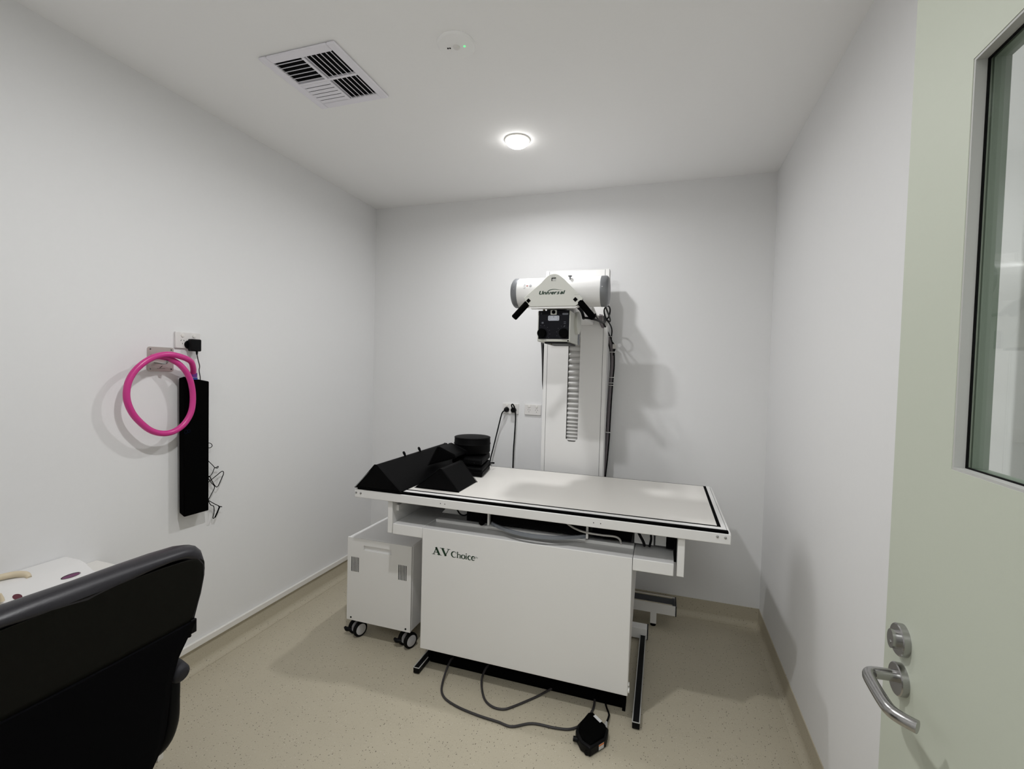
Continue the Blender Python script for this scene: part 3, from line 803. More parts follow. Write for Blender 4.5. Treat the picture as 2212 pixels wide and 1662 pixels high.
# ------------------------------------------------------------------ x-ray tube stand: column, arm, tube, collimator
CX0, CX1, CY = -.731, -.337, 2.90
t = thing('xray_tube_stand', 'tall white wall column carrying the x-ray tube and collimator above the table', 'x-ray machine', (-.55, 3.02, 0))
SX0, SX1, SZ0, SZ1 = -.574, -.500, 1.062, 1.98
colm = MB()
colm.box((CX0, CY + .06, .15), (CX1, CY + .075, 2.133))
obj('wall_standoff', MB().box((-.66, CY + .075, 1.95), (-.42, YB - .001, 2.02)), PWHITE, t)
obj('wall_standoff', MB().box((-.66, CY + .075, .50), (-.42, YB - .001, .57)), PWHITE, t)
colm.box((CX0, CY, .15), (CX0 + .002, CY + .06, 2.133)).box((CX1 - .002, CY, .15), (CX1, CY + .06, 2.133)).box((CX0, CY, 2.131), (CX1, CY + .06, 2.133))
obj('column', colm, PWHITE, t)
cov = MB()
ch = .018
ca, cb2 = CX0 + .024, CX1 - .025
cov.box((ca, CY - .001, .15), (SX0, CY + .004, 2.130)).box((SX1, CY - .001, .15), (cb2, CY + .004, 2.130))
cov.box((SX0, CY - .001, .15), (SX1, CY + .004, SZ0)).box((SX0, CY - .001, SZ1), (SX1, CY + .004, 2.130))
cov.prism([(SX0, SZ0), (SX0 + ch, SZ0), (SX0, SZ0 + ch)], 'y', CY - .001, CY + .004)
cov.prism([(SX1, SZ0), (SX1, SZ0 + ch), (SX1 - ch, SZ0)], 'y', CY - .001, CY + .004)
obj('cover_plate', cov, PWHITE, t)
obj('column_edge', MB().box((CX0, CY - .0005, .15), (ca - .0022, CY + .004, 2.132)), PWHITE, t)
obj('column_edge', MB().box((cb2 + .0022, CY - .0005, .15), (CX1, CY + .004, 2.132)), PWHITE, t)
for x in (ca - .0022, cb2):
    obj('seam', MB().box((x, CY + .002, .15), (x + .0022, CY + .006, 2.130)), DARKIN, t, label='fine dark seam of the cover')
obj('slot_back', MB().box((SX0 - .01, CY + .045, SZ0 - .01), (SX1 + .01, CY + .05, SZ1)), BEAD, t)
# pleated shutter inside the slot
pz = [742, 753.5, 766, 779, 791.5, 804, 816.5, 828, 840, 851, 862, 873, 883.5, 894, 903.8, 912.4, 920.2, 927.9, 935.5, 943.3, 951.3, 958.5]
zz = [1.6845 - (p - 740) * .00290 for p in pz]
zz = [1.98 - .036 * k for k in range(8)] + zz
zz = sorted(zz)
prof = []
for i in range(len(zz)):
    prof.append((CY + .006, zz[i]))
    if i + 1 < len(zz): prof.append((CY + .034, zz[i] + (zz[i + 1] - zz[i]) * .52))
mb = MB(); mb.grid([[(SX0 + .002, y, z) for y, z in prof], [(SX1 - .002, y, z) for y, z in prof]])
obj('pleated_shutter', mb, PWHITE, t, label='white pleated shutter in the column slot', solid=.001)
# floor channel behind the table and its foot
rail = obj('floor_channel', MB().box((-1.2, 2.868, .088), (.112, 2.872, .145)).box((-1.2, 2.872, .088), (.112, 2.985, .092)).box((-1.2, 2.985, .088), (.112, 2.989, .145)), PWHITE, t)
obj('channel_lip', MB().box((-1.2, 2.872, .141), (.095, 2.888, .1445)), VINYL, rail, label='beige lip of the trough')
obj('channel_lip', MB().box((-1.2, 2.972, .141), (.095, 2.985, .1445)), VINYL, rail, label='beige lip of the trough')
obj('trough_shade', MB().box((-1.2, 2.873, .0925), (.108, 2.984, .096)).box((-1.2, 2.980, .096), (.108, 2.984, .140)), GREYPAINT, rail, label='dark grey sheet painted for the shade inside the trough')  # the trough is white inside; its shade is put in as dark grey
obj('channel_cap', MB().box((.112, 2.866, .086), (.118, 2.991, .147)), CAPBLK, rail, label='black end cap')
obj('channel_foot', MB().box((-.028, 2.880, .016), (.008, 2.912, .088)), PWHITE, rail, bevel=.002)
obj('levelling_foot', MB().lathe([(.016, .001), (.016, .008), (.006, .010), (.006, .017)], (-.010, 2.896, 0), 'z', 20), RUBBER, rail, smooth=True)
# arm from the column to the tube
obj('carriage_arm', MB().box((-.60, 2.46, 1.79), (-.42, CY + .03, 1.92)), PWHITE, t, bevel=.012, seg=3)
obj('carriage', MB().prism([(-.70, 1.835), (-.336, 1.835), (-.336, 2.035), (-.360, 2.062), (-.70, 2.062)], 'y', 2.800, 2.898), PWHITE, t, bevel=.004)  # unseen behind the tube; shape guessed for its shadow on the back wall
obj('trunnion_ring', MB().lathe([(.055, 2.36), (.062, 2.37), (.062, 2.46), (.055, 2.47)], (-.50, 0, 1.80), 'y', 36), PWHITE, t, smooth=True)
TCY, TCZ, TR = 2.32, 1.897, .0745
def tubebar(x0, x1, r, mat_, name, par, prof=None, label=None):
    return obj(name, MB().lathe(prof or [(r, 0), (r, x1 - x0)], (x0, TCY, TCZ), 'x', 56), mat_, par, smooth=True, label=label)
tb = tubebar(-.735, -.300, TR, PWHITE, 'tube_housing', t)
tubebar(-.751, -.731, TR, GREYPAINT, 'end_cap', tb, [(0, -.006), (.05, -.006), (TR - .014, -.003), (TR - .004, .004), (TR + .0008, .010), (TR + .0008, .032)], 'grey metal end cap')
tubebar(-.300, -.268, TR, GREYPAINT, 'end_cap', tb, [(TR + .0008, -.003), (TR + .0008, .022), (TR - .004, .028), (TR - .012, .033), (.05, .034), (0, .034)], 'grey metal end cap')
for x in (-.733, -.292):
    a = math.radians(8)
    obj('cap_screw', MB().lathe([(.0032, 0), (.0026, .002), (0, .0025)], (x, TCY - (TR + .001) * math.cos(a), TCZ + TR * math.sin(a)), 'y', 12), CHROME, tb, smooth=True)
# hazard marks on the tube
def on_tube(s, h):   # s along x, h arc height around the front
    a = h / TR
    return (s, TCY - (TR + .0006) * math.cos(a), TCZ + TR * math.sin(a))
ml = MB()
strokes(ml, [([(-.680, .028), (-.676, .036), (-.672, .028)], .0022, True), ([(-.681, .021), (-.673, .021), (-.673, .012), (-.681, .012)], .0016, False), ([(-.650, .0275), (-.645, .0285), (-.641, .0275)], .0022, False), ([(-.650, .0225), (-.645, .0215), (-.641, .0225)], .0022, False), (ell(-.646, .025, .006, .006, 14), .0012, True)], on_tube)
obj('marking', ml, GREYINK, tb, label='small grey warning marks')
ml = MB()
ml.add([on_tube(-.669, .0255), on_tube(-.664, .0285), on_tube(-.657, .0265), on_tube(-.657, .0245), on_tube(-.664, .0225)], [(0, 1, 2, 3, 4)])
obj('red_marking', ml, REDINK, tb, label='small red arrow mark')
obj('top_knob', MB().lathe([(.003, 0), (.003, .014), (.009, .020), (.010, .024), (0, .026)], (-.452, 2.27, 1.945), 'z', 16), GREYPAINT, t, smooth=True)

# triangular control panel
PY = 2.200
tri = [(-.628, 1.8115), (-.410, 1.8115), (-.402, 1.8160), (-.3755, 1.8425), (-.3755, 1.8465)]
tri += [(-.454, 1.927), (-.464, 1.938), (-.479, 1.951), (-.4955, 1.962), (-.505, 1.9655), (-.5135, 1.967), (-.523, 1.9667), (-.5335, 1.9645), (-.547, 1.957), (-.563, 1.943), (-.582, 1.922)]
tri += [(-.6635, 1.8560), (-.6640, 1.8520), (-.6345, 1.8150)]
cp = obj('control_panel', MB().prism(tri, 'y', PY, PY + .030), CREAM, t, bevel=.003, seg=3)
obj('panel_base', MB().prism([(-.63, 1.803), (-.41, 1.803), (-.395, 1.8118), (-.64, 1.8118)], 'y', PY + .004, PY + .04), PWHITE, cp)
obj('panel_support', MB().box((-.56, PY + .03, 1.83), (-.47, TCY - TR + .004, 1.90)), PWHITE, cp)
def universal():
    mb = MB()
    sh = .32
    def put(x0, s, sx=1.0):
        return lambda a, b: (x0 + (a * sx + b * sh) * s, PY - .0006, 1.8690 + b * s)
    s = .0170; w = .30
    G = {
        'U': [([(.10, 1.0), (.10, .32), (.22, .10), (.48, .08), (.78, .12), (.78, 1.0)], [w, w, w * .9, w * .8, w * .9, w], False)],
        'n': [([(.08, 0), (.08, .66)], w, False), ([(.08, .52), (.30, .62), (.52, .56), (.58, .40), (.58, 0)], [w * .8, w * .8, w * .9, w, w], False)],
        'i': [([(.10, 0), (.10, .70)], w, False)],
        'v': [([(.02, .66), (.28, .0), (.66, .66)], w, False)],
        'e': [([(.12, .34), (.62, .34), (.60, .54), (.36, .62), (.12, .48), (.10, .20), (.30, .06), (.62, .08)], w * .8, False)],
        'r': [([(.08, 0), (.08, .66)], w, False), ([(.08, .48), (.28, .60), (.48, .60)], w * .85, False)],
        's': [([(.56, .60), (.22, .60), (.12, .46), (.50, .28), (.50, .10), (.06, .06)], w * .8, False)],
        'a': [([(.14, .60), (.52, .60), (.62, .44), (.62, 0)], w * .85, False), ([(.62, .36), (.22, .34), (.12, .18), (.26, .06), (.62, .10)], w * .8, False)],
        'l': [([(.10, 0), (.10, 1.0)], w, False)]}
    x = -.5885
    for chx, adv in (('U', 1.02), ('n', .82), ('i', .34), ('v', .74), ('e', .80), ('r', .60), ('s', .72), ('a', .84), ('l', .3)):
        strokes(mb, G[chx], put(x, s, 1.18)); x += adv * s * 1.19
    pts = [(-.5455, 1.8810), (-.541, 1.8855), (-.533, 1.8900), (-.522, 1.8925), (-.508, 1.8925), (-.492, 1.8905), (-.472, 1.8875)]
    strokes(mb, [(pts, [.0036, .0036, .0034, .003, .0024, .0016, .0006], False)], lambda a, b: (a, PY - .0006, b))
    return mb
obj('lettering', universal(), GREEN, cp, label='dark green bold italic lettering under an arc')
obj('angle_window', MB().box((-.5275, PY - .0012, 1.932), (-.5055, PY + .001, 1.948)), BEAD, cp, label='small grey angle window')
obj('window_shade', MB().box((-.5275, PY - .0018, 1.9435), (-.5055, PY - .0010, 1.948)).box((-.5275, PY - .0018, 1.932), (-.5240, PY - .0010, 1.9435)), BLACK, cp)
for x0, z0, n in ((-.5275, 1.9545, 4), (-.648, 1.8600, 3), (-.414, 1.8640, 5)):
    sm = strokes(MB(), [([(x0 + .0045 * k, z0), (x0 + .003 + .0045 * k, z0)], .0012, False) for k in range(n)], lambda a, b: (a, PY - .0006, b))
    obj('legend', sm, GREYINK, cp, label='tiny grey caption')
for (x, z) in ((-.6395, 1.8405), (-.4095, 1.8420)):
    d = .0115
    obj('button', MB().prism([(x - d, z), (x, z - d), (x + d, z), (x, z + d)], 'y', PY - .003, PY + .002), KNOB, cp, bevel=.001, label='square black button set diagonally')
def grip(a, b):
    a = Vector(a); b = Vector(b)
    d = (b - a).normalized()
    return MB().lathe([(0, 0), (.0145, 0), (.0155, .004), (.0155, (b - a).length - .006), (.012, (b - a).length - .001), (0, (b - a).length)], a, tuple(d), 24)
obj('grip_handle', grip((-.6475, PY + .012, 1.8310), (-.7150, PY + .004, 1.7560)), BLACKM, t, smooth=True, label='black rubber grip slanting down left')
obj('grip_handle', grip((-.3910, PY + .012, 1.8330), (-.3200, PY + .004, 1.7520)), BLACKM, t, smooth=True, label='black rubber grip slanting down right')
# collimator below the tube
QX0, QX1, QY0, QY1, QZ0, QZ1 = -.6015, -.4385, 2.242, 2.50, 1.645, 1.797
obj('collimator_flange', MB().lathe([(.058, .025), (.055, .018), (.044, .010), (.040, 0)], (-.520, 2.315, QZ1), 'z', 36), BEAD, t, smooth=True)
obj('flange_ring', MB().lathe([(.046, 0), (.050, .004), (.050, .014), (.044, .018)], (-.520, 2.300, QZ1), 'z', 36), BLACK, t, smooth=True)
co = obj('collimator', MB().box((QX0, QY0, QZ0), (QX1, QY1, QZ1)), CREAM, t, bevel=.005, seg=3)
obj('side_yoke', MB().lathe([(.052, 0), (.058, .006), (.058, .022), (.050, .026), (0, .026)], (-.4385 - .008, 2.40, 1.752), 'x', 36), CREAM, t, smooth=True)
fpz = obj('faceplate', MB().box((-.5960, QY0 - .002, 1.6580), (-.4440, QY0 + .001, 1.7960)), PANELBLK, co)
for x in (-.5740, -.4650):
    obj('knob', MB().lathe([(.0225, 0), (.0225, -.006), (.0215, -.015), (.0195, -.018), (0, -.018)], (x - .003, QY0 - .002, 1.6860), 'y', 36), KNOB, fpz, smooth=True, label='round black field size knob')
kp = lambda a, b: (a, QY0 - .0026, b)
dl = MB()
for x, a0, a1 in ((-.5760, -60, 130), (-.4660, 45, 240)):
    for k in range(15):
        a = math.radians(a0 + (a1 - a0) * k / 14)
        r0, r1 = .0300, .0325
        if (x + r1 * math.cos(a)) < -.594 or (x + r1 * math.cos(a)) > -.446: continue
        strokes(dl, [([(x + r0 * math.cos(a), 1.686 + r0 * math.sin(a)), (x + r1 * math.cos(a), 1.686 + r1 * math.sin(a))], .0011, False)], kp)
        if k % 2 == 0 and a0 < 40 or k % 2 == 1 and a0 > 40:
            c = (x + .0385 * math.cos(a), 1.686 + .0385 * math.sin(a))
            if -.594 < c[0] - .003 and c[0] + .003 < -.446:
                strokes(dl, [([(c[0] - .0018, c[1]), (c[0] + .0018, c[1])], .0022, False)], kp)
strokes(dl, [([(-.4660, 1.7240), (-.4640, 1.7160), (-.4690, 1.7160), (-.4660, 1.7240)], .0022, False), ([(-.5860, 1.7900), (-.5840, 1.7830)], .0012, False), ([(-.5880, 1.7800), (-.5790, 1.7845)], .0016, False), ([(-.5860, 1.7780), (-.5800, 1.7800)], .0012, False)], kp)
obj('dial_scale', dl, LINEINK, fpz, label='faint grey dial marks')
ic = MB()
strokes(ic, [([(-.5795, 1.7410), (-.5795, 1.7330)], .0014, False), ([(-.5715, 1.7410), (-.5715, 1.7330)], .0014, False), ([(-.5780, 1.7405), (-.5730, 1.7405)], .001, False), ([(-.5780, 1.7335), (-.5730, 1.7335)], .001, False), ([(-.5755, 1.7405), (-.5755, 1.7335)], .003, False),
             ([(-.4700, 1.7410), (-.4600, 1.7410)], .0016, False), ([(-.4700, 1.7335), (-.4600, 1.7335)], .0016, False)], kp)
obj('icon', ic, GREYINK, fpz, label='small grey shutter icons')
obj('light_button_plate', MB().prism(rrect(-.5365, 1.7760, -.5060, 1.7985, .003), 'y', QY0 - .0045, QY0 - .0015), CREAM, fpz)
obj('light_button', MB().lathe([(.0090, 0), (.0090, -.003), (.007, -.0045), (0, -.0045)], (-.5210, QY0 - .0045, 1.7885), 'y', 28), KNOB, fpz, smooth=True, label='round black button')
idp = obj('name_plate', MB().prism(rrect(-.5485, 1.7470, -.4930, 1.7715, .005), 'y', QY0 - .0035, QY0 - .0015), IDPLATE, fpz, label='pale grey rounded plate')
dt = MB()
for (x, z, r) in ((-.5205, 1.7655, .0028), (-.5400, 1.7655, .0020), (-.5010, 1.7645, .0020), (-.5400, 1.7540, .0020), (-.5010, 1.7540, .0020)):
    dt.cyl((x, QY0 - .0042, z), r, .0012, 'y', 12)
obj('indicator_dot', dt, GREYPAINT, idp)
obj('badge', MB().prism(rrect(-.4785, 1.7755, -.4490, 1.7840, .004), 'y', QY0 - .0032, QY0 - .0015), GREYINK, fpz, label='small grey badge')
obj('lower_shelf', MB().box((-.565, QY0 + .006, 1.6360), (-.452, QY1 - .03, 1.6440)), BLACK, co, label='dark slot plate under the collimator')
obj('side_plate', MB().box((-.4386, 2.46, 1.645), (-.4366, 2.50, 1.72)), GREYINK, co)
obj('spring_pin', MB().cyl((-.534, QY0 + .02, 1.632), .004, .008, 'z', 10), BRASS, co, smooth=True)
obj('corner_screw', MB().cyl((-.4470, QY0 - .001, 1.650), .004, .004, 'y', 10), BLACK, co, smooth=True)
obj('brass_post', MB().cyl((-.585, 2.30, 1.797), .0065, .013, 'z', 14), BRASS, co, smooth=True)
# cables
def cable(pts, r, m, nm='cable', lab=None, par=t):
    return obj(nm, MB().tube(pts, r, seg=10), m, par, smooth=True, label=lab)
cable([(-.405, 2.40, 1.778), (-.37, 2.36, 1.772), (-.34, 2.42, 1.770), (-.325, 2.60, 1.775), (-.335, 2.75, 1.80), (-.345, 2.78, 1.83)], .006, BLACK)
cable([(-.445, 2.30, 1.822), (-.42, 2.32, 1.822), (-.405, 2.36, 1.805), (-.40, 2.40, 1.775)], .008, BLACK)
cable([(-.300, 2.40, 1.850), (-.296, 2.55, 1.82), (-.300, 2.70, 1.80), (-.315, 2.78, 1.80), (-.34, 2.80, 1.83), (-.345, 2.78, 1.87), (-.32, 2.74, 1.885), (-.305, 2.72, 1.86), (-.315, 2.74, 1.82), (-.35, 2.82, 1.80)], .0045, BLACK)
cable([(-.345, 2.42, 1.80), (-.36, 2.60, 1.80), (-.355, 2.76, 1.79), (-.345, 2.80, 1.80)], .0035, BLACK)
bpts = [(-.365, 2.80, 1.845), (-.372, 2.86, 1.805), (-.352, 2.95, 1.755), (-.330, 3.00, 1.700), (-.318, 3.02, 1.64), (-.314, 3.03, 1.55), (-.320, 3.03, 1.43), (-.326, 3.03, 1.25), (-.330, 3.03, 1.08), (-.338, 3.03, .93), (-.346, 3.03, .82), (-.35, 3.03, .6)]
cable(bpts, .0110, CABLEGP, 'cable_bundle', 'thick grey-purple high voltage cable')
cable([(x + .013, y - .008, z) for x, y, z in bpts[1:]], .0035, BLACK, 'cable_bundle', 'black cable tied to the bundle')
cable([(x - .011, y + .004, z - .01) for x, y, z in bpts[3:]], .0035, BLACK, 'cable_bundle', 'black cable tied to the bundle')
cable([(-.345, 2.83, 1.825), (-.325, 2.90, 1.80), (-.318, 2.97, 1.77), (-.322, 3.0, 1.73), (-.325, 3.01, 1.70)], .004, BLACK)
cable([(-.330, 3.0, 1.71), (-.312, 3.0, 1.69), (-.300, 3.0, 1.672), (-.297, 3.0, 1.655), (-.305, 3.01, 1.635), (-.312, 3.02, 1.61)], .004, BLACK)
obj('cable_plug', MB().box((-.312, 2.985, 1.652), (-.292, 3.005, 1.682)), CABLEW, t, bevel=.003)
for z, x in ((1.725, -.340), (1.63, -.317), (1.47, -.318), (1.435, -.320), (1.42, -.320), (1.12, -.330)):
    obj('cable_tie', MB().lathe([(.0195, 0), (.0195, .004)], (x + .002, 3.02 if z < 1.7 else 2.985, z), 'z', 18, caps=True), TIE, t, smooth=True)
cable([(-.760, 2.96, 1.86), (-.765, 2.96, 1.73), (-.757, 2.96, 1.63), (-.7535, 2.97, 1.52), (-.7525, 2.98, 1.43), (-.752, 3.0, 1.38)], .0058, CABLEG, 'side_cable', 'dark cable running down the left edge of the column')
cable([(-.752, 2.97, 1.80), (-.754, 2.97, 1.70), (-.750, 2.98, 1.56), (-.749, 3.0, 1.44)], .004, BLACK, 'side_cable')

_before = set(o.name for o in COL.objects)
# ------------------------------------------------------------------ positioning cushions on the table
TOP = .8800
def wedge(label, poly, y0, y1, strap=None):
    cxm = sum(p[0] for p in poly) / len(poly)
    w = thing('foam_wedge', label, 'cushion', (cxm, (y0 + y1) / 2, min(p[1] for p in poly)), group='black positioning wedges')
    obj('cushion', MB().prism(poly, 'y', y0, y1), FOAM, w, bevel=.006, seg=3)
    # welted seams round both ends
    for y in (y0, y1):
        obj('piping', MB().tube([(px, y, pz_) for px, pz_ in poly], .0026, seg=6, closed=True, smooth=1), FOAM, w, smooth=True)
    return w
wA = wedge('long black foam wedge along the left end of the x-ray table', [(-1.481, TOP + .001), (-1.213, TOP + .001), (-1.352, 1.004), (-1.366, 1.004)], 2.022, 2.80)
for y in (2.29, 2.457):
    obj('strap_loop', MB().tube([(-1.352, y, 1.000), (-1.360, y, 1.022), (-1.372, y + .012, 1.020), (-1.366, y + .020, 1.002)], .0055, seg=8), FOAM, wA, smooth=True)
wedge('black foam wedge lying nearest the front edge of the x-ray table', [(-1.206, TOP + .001), (-.958, TOP + .001), (-1.052, .988), (-1.066, .990)], 2.138, 2.378)
wedge('small black foam wedge resting on top of the two other wedges', [(-1.268, .942), (-1.122, .990), (-1.094, 1.000), (-1.104, 1.016), (-1.196, 1.052), (-1.210, 1.050)], 2.392, 2.545)
t = thing('sandbag', 'black rectangular sandbag under the round cushion on the x-ray table', 'cushion', (-1.08, 2.60, TOP))
obj('cushion', MB().hexa([(-1.185, 2.49, TOP + .001), (-.972, 2.482, TOP + .001), (-1.012, 2.715, TOP + .001), (-1.19, 2.73, TOP + .001),
                        (-1.185, 2.49, .928), (-.974, 2.482, .930), (-1.012, 2.715, .940), (-1.19, 2.73, .940)]), FOAM, t, bevel=.008, seg=3)
obj('seam', MB().tube([(-1.185, 2.488, .906), (-.970, 2.480, .906), (-1.009, 2.717, .91), (-1.19, 2.733, .91)], .003, seg=6, closed=True, smooth=1), FOAM, t, smooth=True)
obj('tie_loop', MB().tube([(-1.005, 2.70, .922), (-.990, 2.705, .924), (-.986, 2.715, .921), (-.996, 2.72, .917)], .004, seg=8), FOAM, t, smooth=True)
t = thing('sandbag', 'upper black sandbag lying between the lower one and the round cushion', 'cushion', (-1.08, 2.60, .94))
obj('cushion', MB().hexa([(-1.18, 2.515, .938), (-.985, 2.505, .940), (-1.018, 2.735, .944), (-1.20, 2.74, .942),
                        (-1.18, 2.52, .978), (-.990, 2.515, .978), (-1.018, 2.728, .986), (-1.20, 2.735, .985)]), FOAM, t, bevel=.012, seg=3)
obj('zip_pull', MB().cyl((-1.03, 2.503, .955), .003, .006, 'y', 10), CHROME, t, smooth=True)
t = thing('round_cushion', 'round black drum cushion on top of the sandbags on the x-ray table', 'cushion', (-1.108, 2.62, .988))
obj('cushion', MB().lathe([(0, 0), (.100, 0), (.106, .004), (.109, .010), (.109, .050), (.112, .056), (.109, .062), (.108, .088), (.104, .096), (.07, .100), (0, .101)], (-1.108, 2.655, .9885), 'z', 48), FOAM, t, smooth=True)
obj('piping', MB().tube([(-1.108 + .107 * math.cos(2 * math.pi * k / 40), 2.655 + .107 * math.sin(2 * math.pi * k / 40), 1.0805) for k in range(40)], .003, seg=6, closed=True, smooth=1), FOAM, t, smooth=True)

# the cushions sit on the raised top surface
for o in list(COL.objects):
    if o.name not in _before and o.parent is None:
        o.location += Vector((.0135, -.026, .0072))

# ------------------------------------------------------------------ desk, display box and bone model at the left wall
t = thing('desk', 'white desk against the left wall behind the office chair', 'desk', (-1.93, .70, 0))
obj('desktop', MB().box((XL + .001, .12, .676), (-1.735, 1.250, .698)), TRIM, t, bevel=.002)
obj('end_panel', MB().box((XL + .02, 1.225, .001), (-1.745, 1.245, .676)), TRIM, t)
obj('end_panel', MB().box((XL + .02, .125, .001), (-1.745, .145, .676)), TRIM, t)
obj('modesty_panel', MB().box((XL + .02, .145, .30), (XL + .036, 1.225, .676)), TRIM, t)
bx = MB().prism([(XL + .002, .699), (-1.915, .699), (-1.925, .705), (-2.010, .745), (-2.04, .752), (XL + .002, .752)], 'y', .72, 1.147)
t = thing('display_box', 'low white display box with a purple oval on its sloping front on the desk', 'box', (-2.0, .95, .699))
db = obj('casing', bx, PWHITE, t, bevel=.006, seg=3)
sd = Vector((.085, 0, -.040)).normalized(); sn = Vector((.040, 0, .085)).normalized()
def slope(a, b): return tuple(Vector((-2.010, a, .745)) + sd * b + sn * .0008)
oval = MB()
pts = ell(1.082, .040, .027, .0075, 28)
oval.add([slope(a, b) for a, b in pts], [list(range(len(pts)))])
obj('oval_emblem', oval, PURPLEINK, db, label='purple oval emblem')
oval = MB()
strokes(oval, [(ell(1.082, .040, .0285, .0090, 28), [.0022 if (k > 12 and k < 27) else .0008 for k in range(28)], True)], lambda a, b: tuple(Vector(slope(a, b)) + sn * .0004))
obj('emblem_outline', oval, BLACK, db)
rd = MB(); pts = ell(.932, .052, .011, .014, 20)
rd.add([slope(a, b) for a, b in pts], [list(range(len(pts)))])
obj('round_emblem', rd, MAROON, db, label='dark red round spot')
t = thing('bone_model', 'cream plastic bone model at the left picture edge on the display box', 'anatomical model', (-2.03, .86, .752))
obj('long_bone', MB().tube([(-2.10, .76, .764), (-2.09, .86, .764), (-2.080, .93, .764), (-2.066, .972, .763), (-2.045, .992, .758), (-2.028, .994, .750)], .010, seg=14, radii=[.011, .010, .010, .011, .011, .007]), BONE, t, smooth=True)
obj('jaw', MB().tube([(-1.995, .70, .782), (-1.985, .78, .784), (-1.975, .83, .778), (-1.968, .862, .766), (-1.958, .884, .748)], .02, seg=14, radii=[.024, .026, .022, .017, .009]), BONE, t, smooth=True)
for (x, y, z, h) in ((-1.957, .892, .728, .028), (-1.951, .868, .731, .026), (-1.953, .838, .733, .026)):
    obj('tooth', MB().lathe([(.007, 0), (.0065, .010), (.003, h - .002), (0, h)], (x, y, z), (-.1, -.1, 1), 14), BONE, t, smooth=True)

# ------------------------------------------------------------------ office chair seen from behind
CYC = .676
t = thing('office_chair', 'black padded office chair seen from behind at the lower left', 'chair', (-1.45, CYC, 0))
half = [(.264, .800), (.283, .86), (.291, .91), (.2925, .945), (.286, .975), (.268, .994), (.235, 1.002), (.17, 1.007), (.09, 1.009), (0, 1.009)]
side_lo = [(.264, .800), (.247, .765), (.222, .72), (.207, .66), (.205, .60), (.200, .54), (.186, .49), (.165, .455), (.13, .43), (0, .425)]
def outline(hv):
    r = [(CYC + y, z) for y, z in hv]
    l = [(CYC - y, z) for y, z in hv[::-1] if y > 0]
    return r + l
def xback(y, z):      # gently curved, leaning back sheet
    return -1.192 + .055 * (z - .80) - .10 * (y - CYC) ** 2
def shell(poly_half, inset, x_off, thick, zscale=1.0):
    pass
# upholstered pad (front and rounded rim)
def pad_mesh():
    mb = MB()
    out = outline(half)
    n = len(out)
    cz = .90
    rows = []
    for (ins, dx) in ((.0180, -.002), (.0150, .004), (.0115, .0055), (.0075, .003), (.0035, -.004), (.0, -.018), (0.0, -.040), (.004, -.056), (.016, -.066), (.05, -.072)):
        row = []
        for (y, z) in out:
            dy = y - CYC; dz = z - cz
            l = math.hypot(dy, dz)
            f = max(0.0, min(1.0, (z - .925) / .07))
            f = 1 + 1.9 * f * f * (3 - 2 * f)            # the roll is deepest along the top
            k = max(l - (ins * f if dx > -.02 else ins), 0) / l
            y2, z2 = CYC + dy * k, cz + dz * k
            row.append((xback(y2, z2) + dx, y2, z2))
        rows.append(row)
    vs = [p for r in rows for p in r]
    m = len(rows)
    fs = []
    for i in range(m - 1):
        for j in range(n - 1):
            fs.append([i * n + j, i * n + j + 1, (i + 1) * n + j + 1, (i + 1) * n + j])
    fs.append([(m - 1) * n + j for j in range(n)])
    mb.add(vs, fs)
    return mb
obj('headrest_pad', pad_mesh(), LEATHER, t, smooth=True, label='dark leather padded top rim of the backrest')
def sheet(poly, dx, nrow=16, ncol=14):
    """a curved sheet between mirrored edge points (half width, z)"""
    hv = sorted(poly, key=lambda p: p[1])
    mb = MB(); rows = []
    def wid(z):
        for i in range(len(hv) - 1):
            if hv[i][1] <= z <= hv[i + 1][1]:
                f = (z - hv[i][1]) / max(hv[i + 1][1] - hv[i][1], 1e-6)
                return hv[i][0] * (1 - f) + hv[i + 1][0] * f
        return hv[-1][0]
    z0, z1 = hv[0][1], hv[-1][1]
    for i in range(nrow + 1):
        z = z0 + (z1 - z0) * math.sin(math.pi / 2 * i / nrow) ** .85
        w = wid(z)
        row = []
        for j in range(ncol + 1):
            y = CYC + w * (2 * j / ncol - 1)
            row.append((xback(y, z) + dx, y, z))
        rows.append(row)
    return mb.grid(rows)
upper = [(y - (.012 if z > .85 else .004), z) for y, z in half if z < .985] 
upper = [(.256, .797), (.272, .86), (.2800, .90), (.2815, .93), (.2785, .952), (.266, .963), (.236, .971), (.165, .977), (.08, .980), (.0, .981)]
obj('back_shell', sheet(upper, .002, 44, 24), CHAIRSHELL, t, smooth=True, solid=.006, label='dark brown-black rear shell of the backrest')
low = [(.258, .796), (.240, .765), (.212, .72), (.195, .66), (.191, .60), (.186, .54), (.174, .49), (.152, .455), (.12, .43), (.06, .42)]
obj('back_cover', sheet(low, .0, 22, 16), CHAIRDARK, t, smooth=True, solid=.022, label='black lower cover of the backrest')
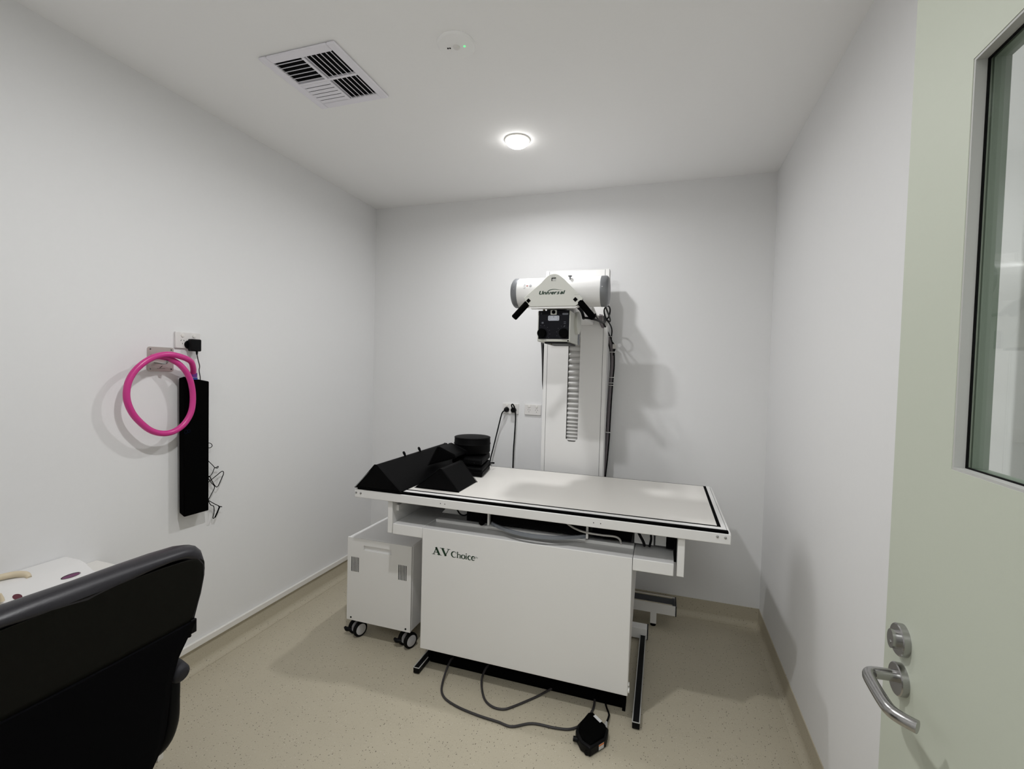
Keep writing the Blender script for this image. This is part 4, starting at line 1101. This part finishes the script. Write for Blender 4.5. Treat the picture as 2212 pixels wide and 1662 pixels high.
obj('cover_clip', MB().box((-1.215, CYC + .246, .762), (-1.190, CYC + .262, .799)).cyl((-1.20, CYC + .247, .752), .006, .016, 'z', 10), BLACK, t, bevel=.003)
for s in (1, -1):
    a0 = CYC + s * .226
    obj('armrest_pad', MB().tube([(-1.190, a0, .662), (-1.202, a0, .664), (-1.25, a0 + s * .002, .668), (-1.34, a0 + s * .008, .671), (-1.46, a0 + s * .006, .671), (-1.485, a0 + s * .004, .668)], .03, seg=18, radii=[.014, .024, .029, .030, .028, .016]), ARMPAD, t, smooth=True)
    obj('armrest_post', MB().tube([(-1.235, a0 + s * .002, .650), (-1.222, a0 - s * .008, .60), (-1.222, a0 - s * .012, .53), (-1.24, a0 - s * .026, .475), (-1.30, a0 - s * .05, .435), (-1.40, a0 - s * .10, .425)], .018, seg=14), BLACK, t, smooth=True)
obj('seat', MB().prism(rrect(-1.72, CYC - .25, -1.25, CYC + .25, .09, 6), 'z', .415, .500), LEATHER, t, bevel=.03, seg=4)
obj('seat_pan', MB().box((-1.60, CYC - .12, .375), (-1.36, CYC + .12, .414)), BLACK, t, bevel=.008)
obj('back_bracket', MB().tube([(-1.40, CYC, .395), (-1.26, CYC, .39), (-1.215, CYC, .43), (-1.222, CYC, .52)], .02, seg=12), BLACK, t, smooth=True)
obj('gas_lift', MB().cyl((-1.48, CYC, .10), .025, .28, 'z', 24).cyl((-1.48, CYC, .10), .036, .12, 'z', 24), BLACK, t, smooth=True)
for k in range(5):
    a = math.radians(20 + 72 * k)
    tip = Vector((-1.48 + .29 * math.cos(a), CYC + .29 * math.sin(a), .075))
    leg = obj('base_leg', MB().tube([(-1.48, CYC, .115), (-1.48 + .15 * math.cos(a), CYC + .15 * math.sin(a), .100), tip], .02, seg=10, smooth=3, radii=[.028, .023, .017]), BLACK, t, smooth=True)
    obj('castor_wheel', MB().lathe([(.0, 0), (.026, 0), (.029, .004), (.029, .034), (.026, .038), (0, .038)], tip + Vector((-math.sin(a) * .019, math.cos(a) * .019, -.045)), (math.sin(a), -math.cos(a), 0), 24).cyl(tuple(tip + Vector((0, 0, -.03))), .008, .03, 'z', 10), RUBBER, leg, smooth=True)
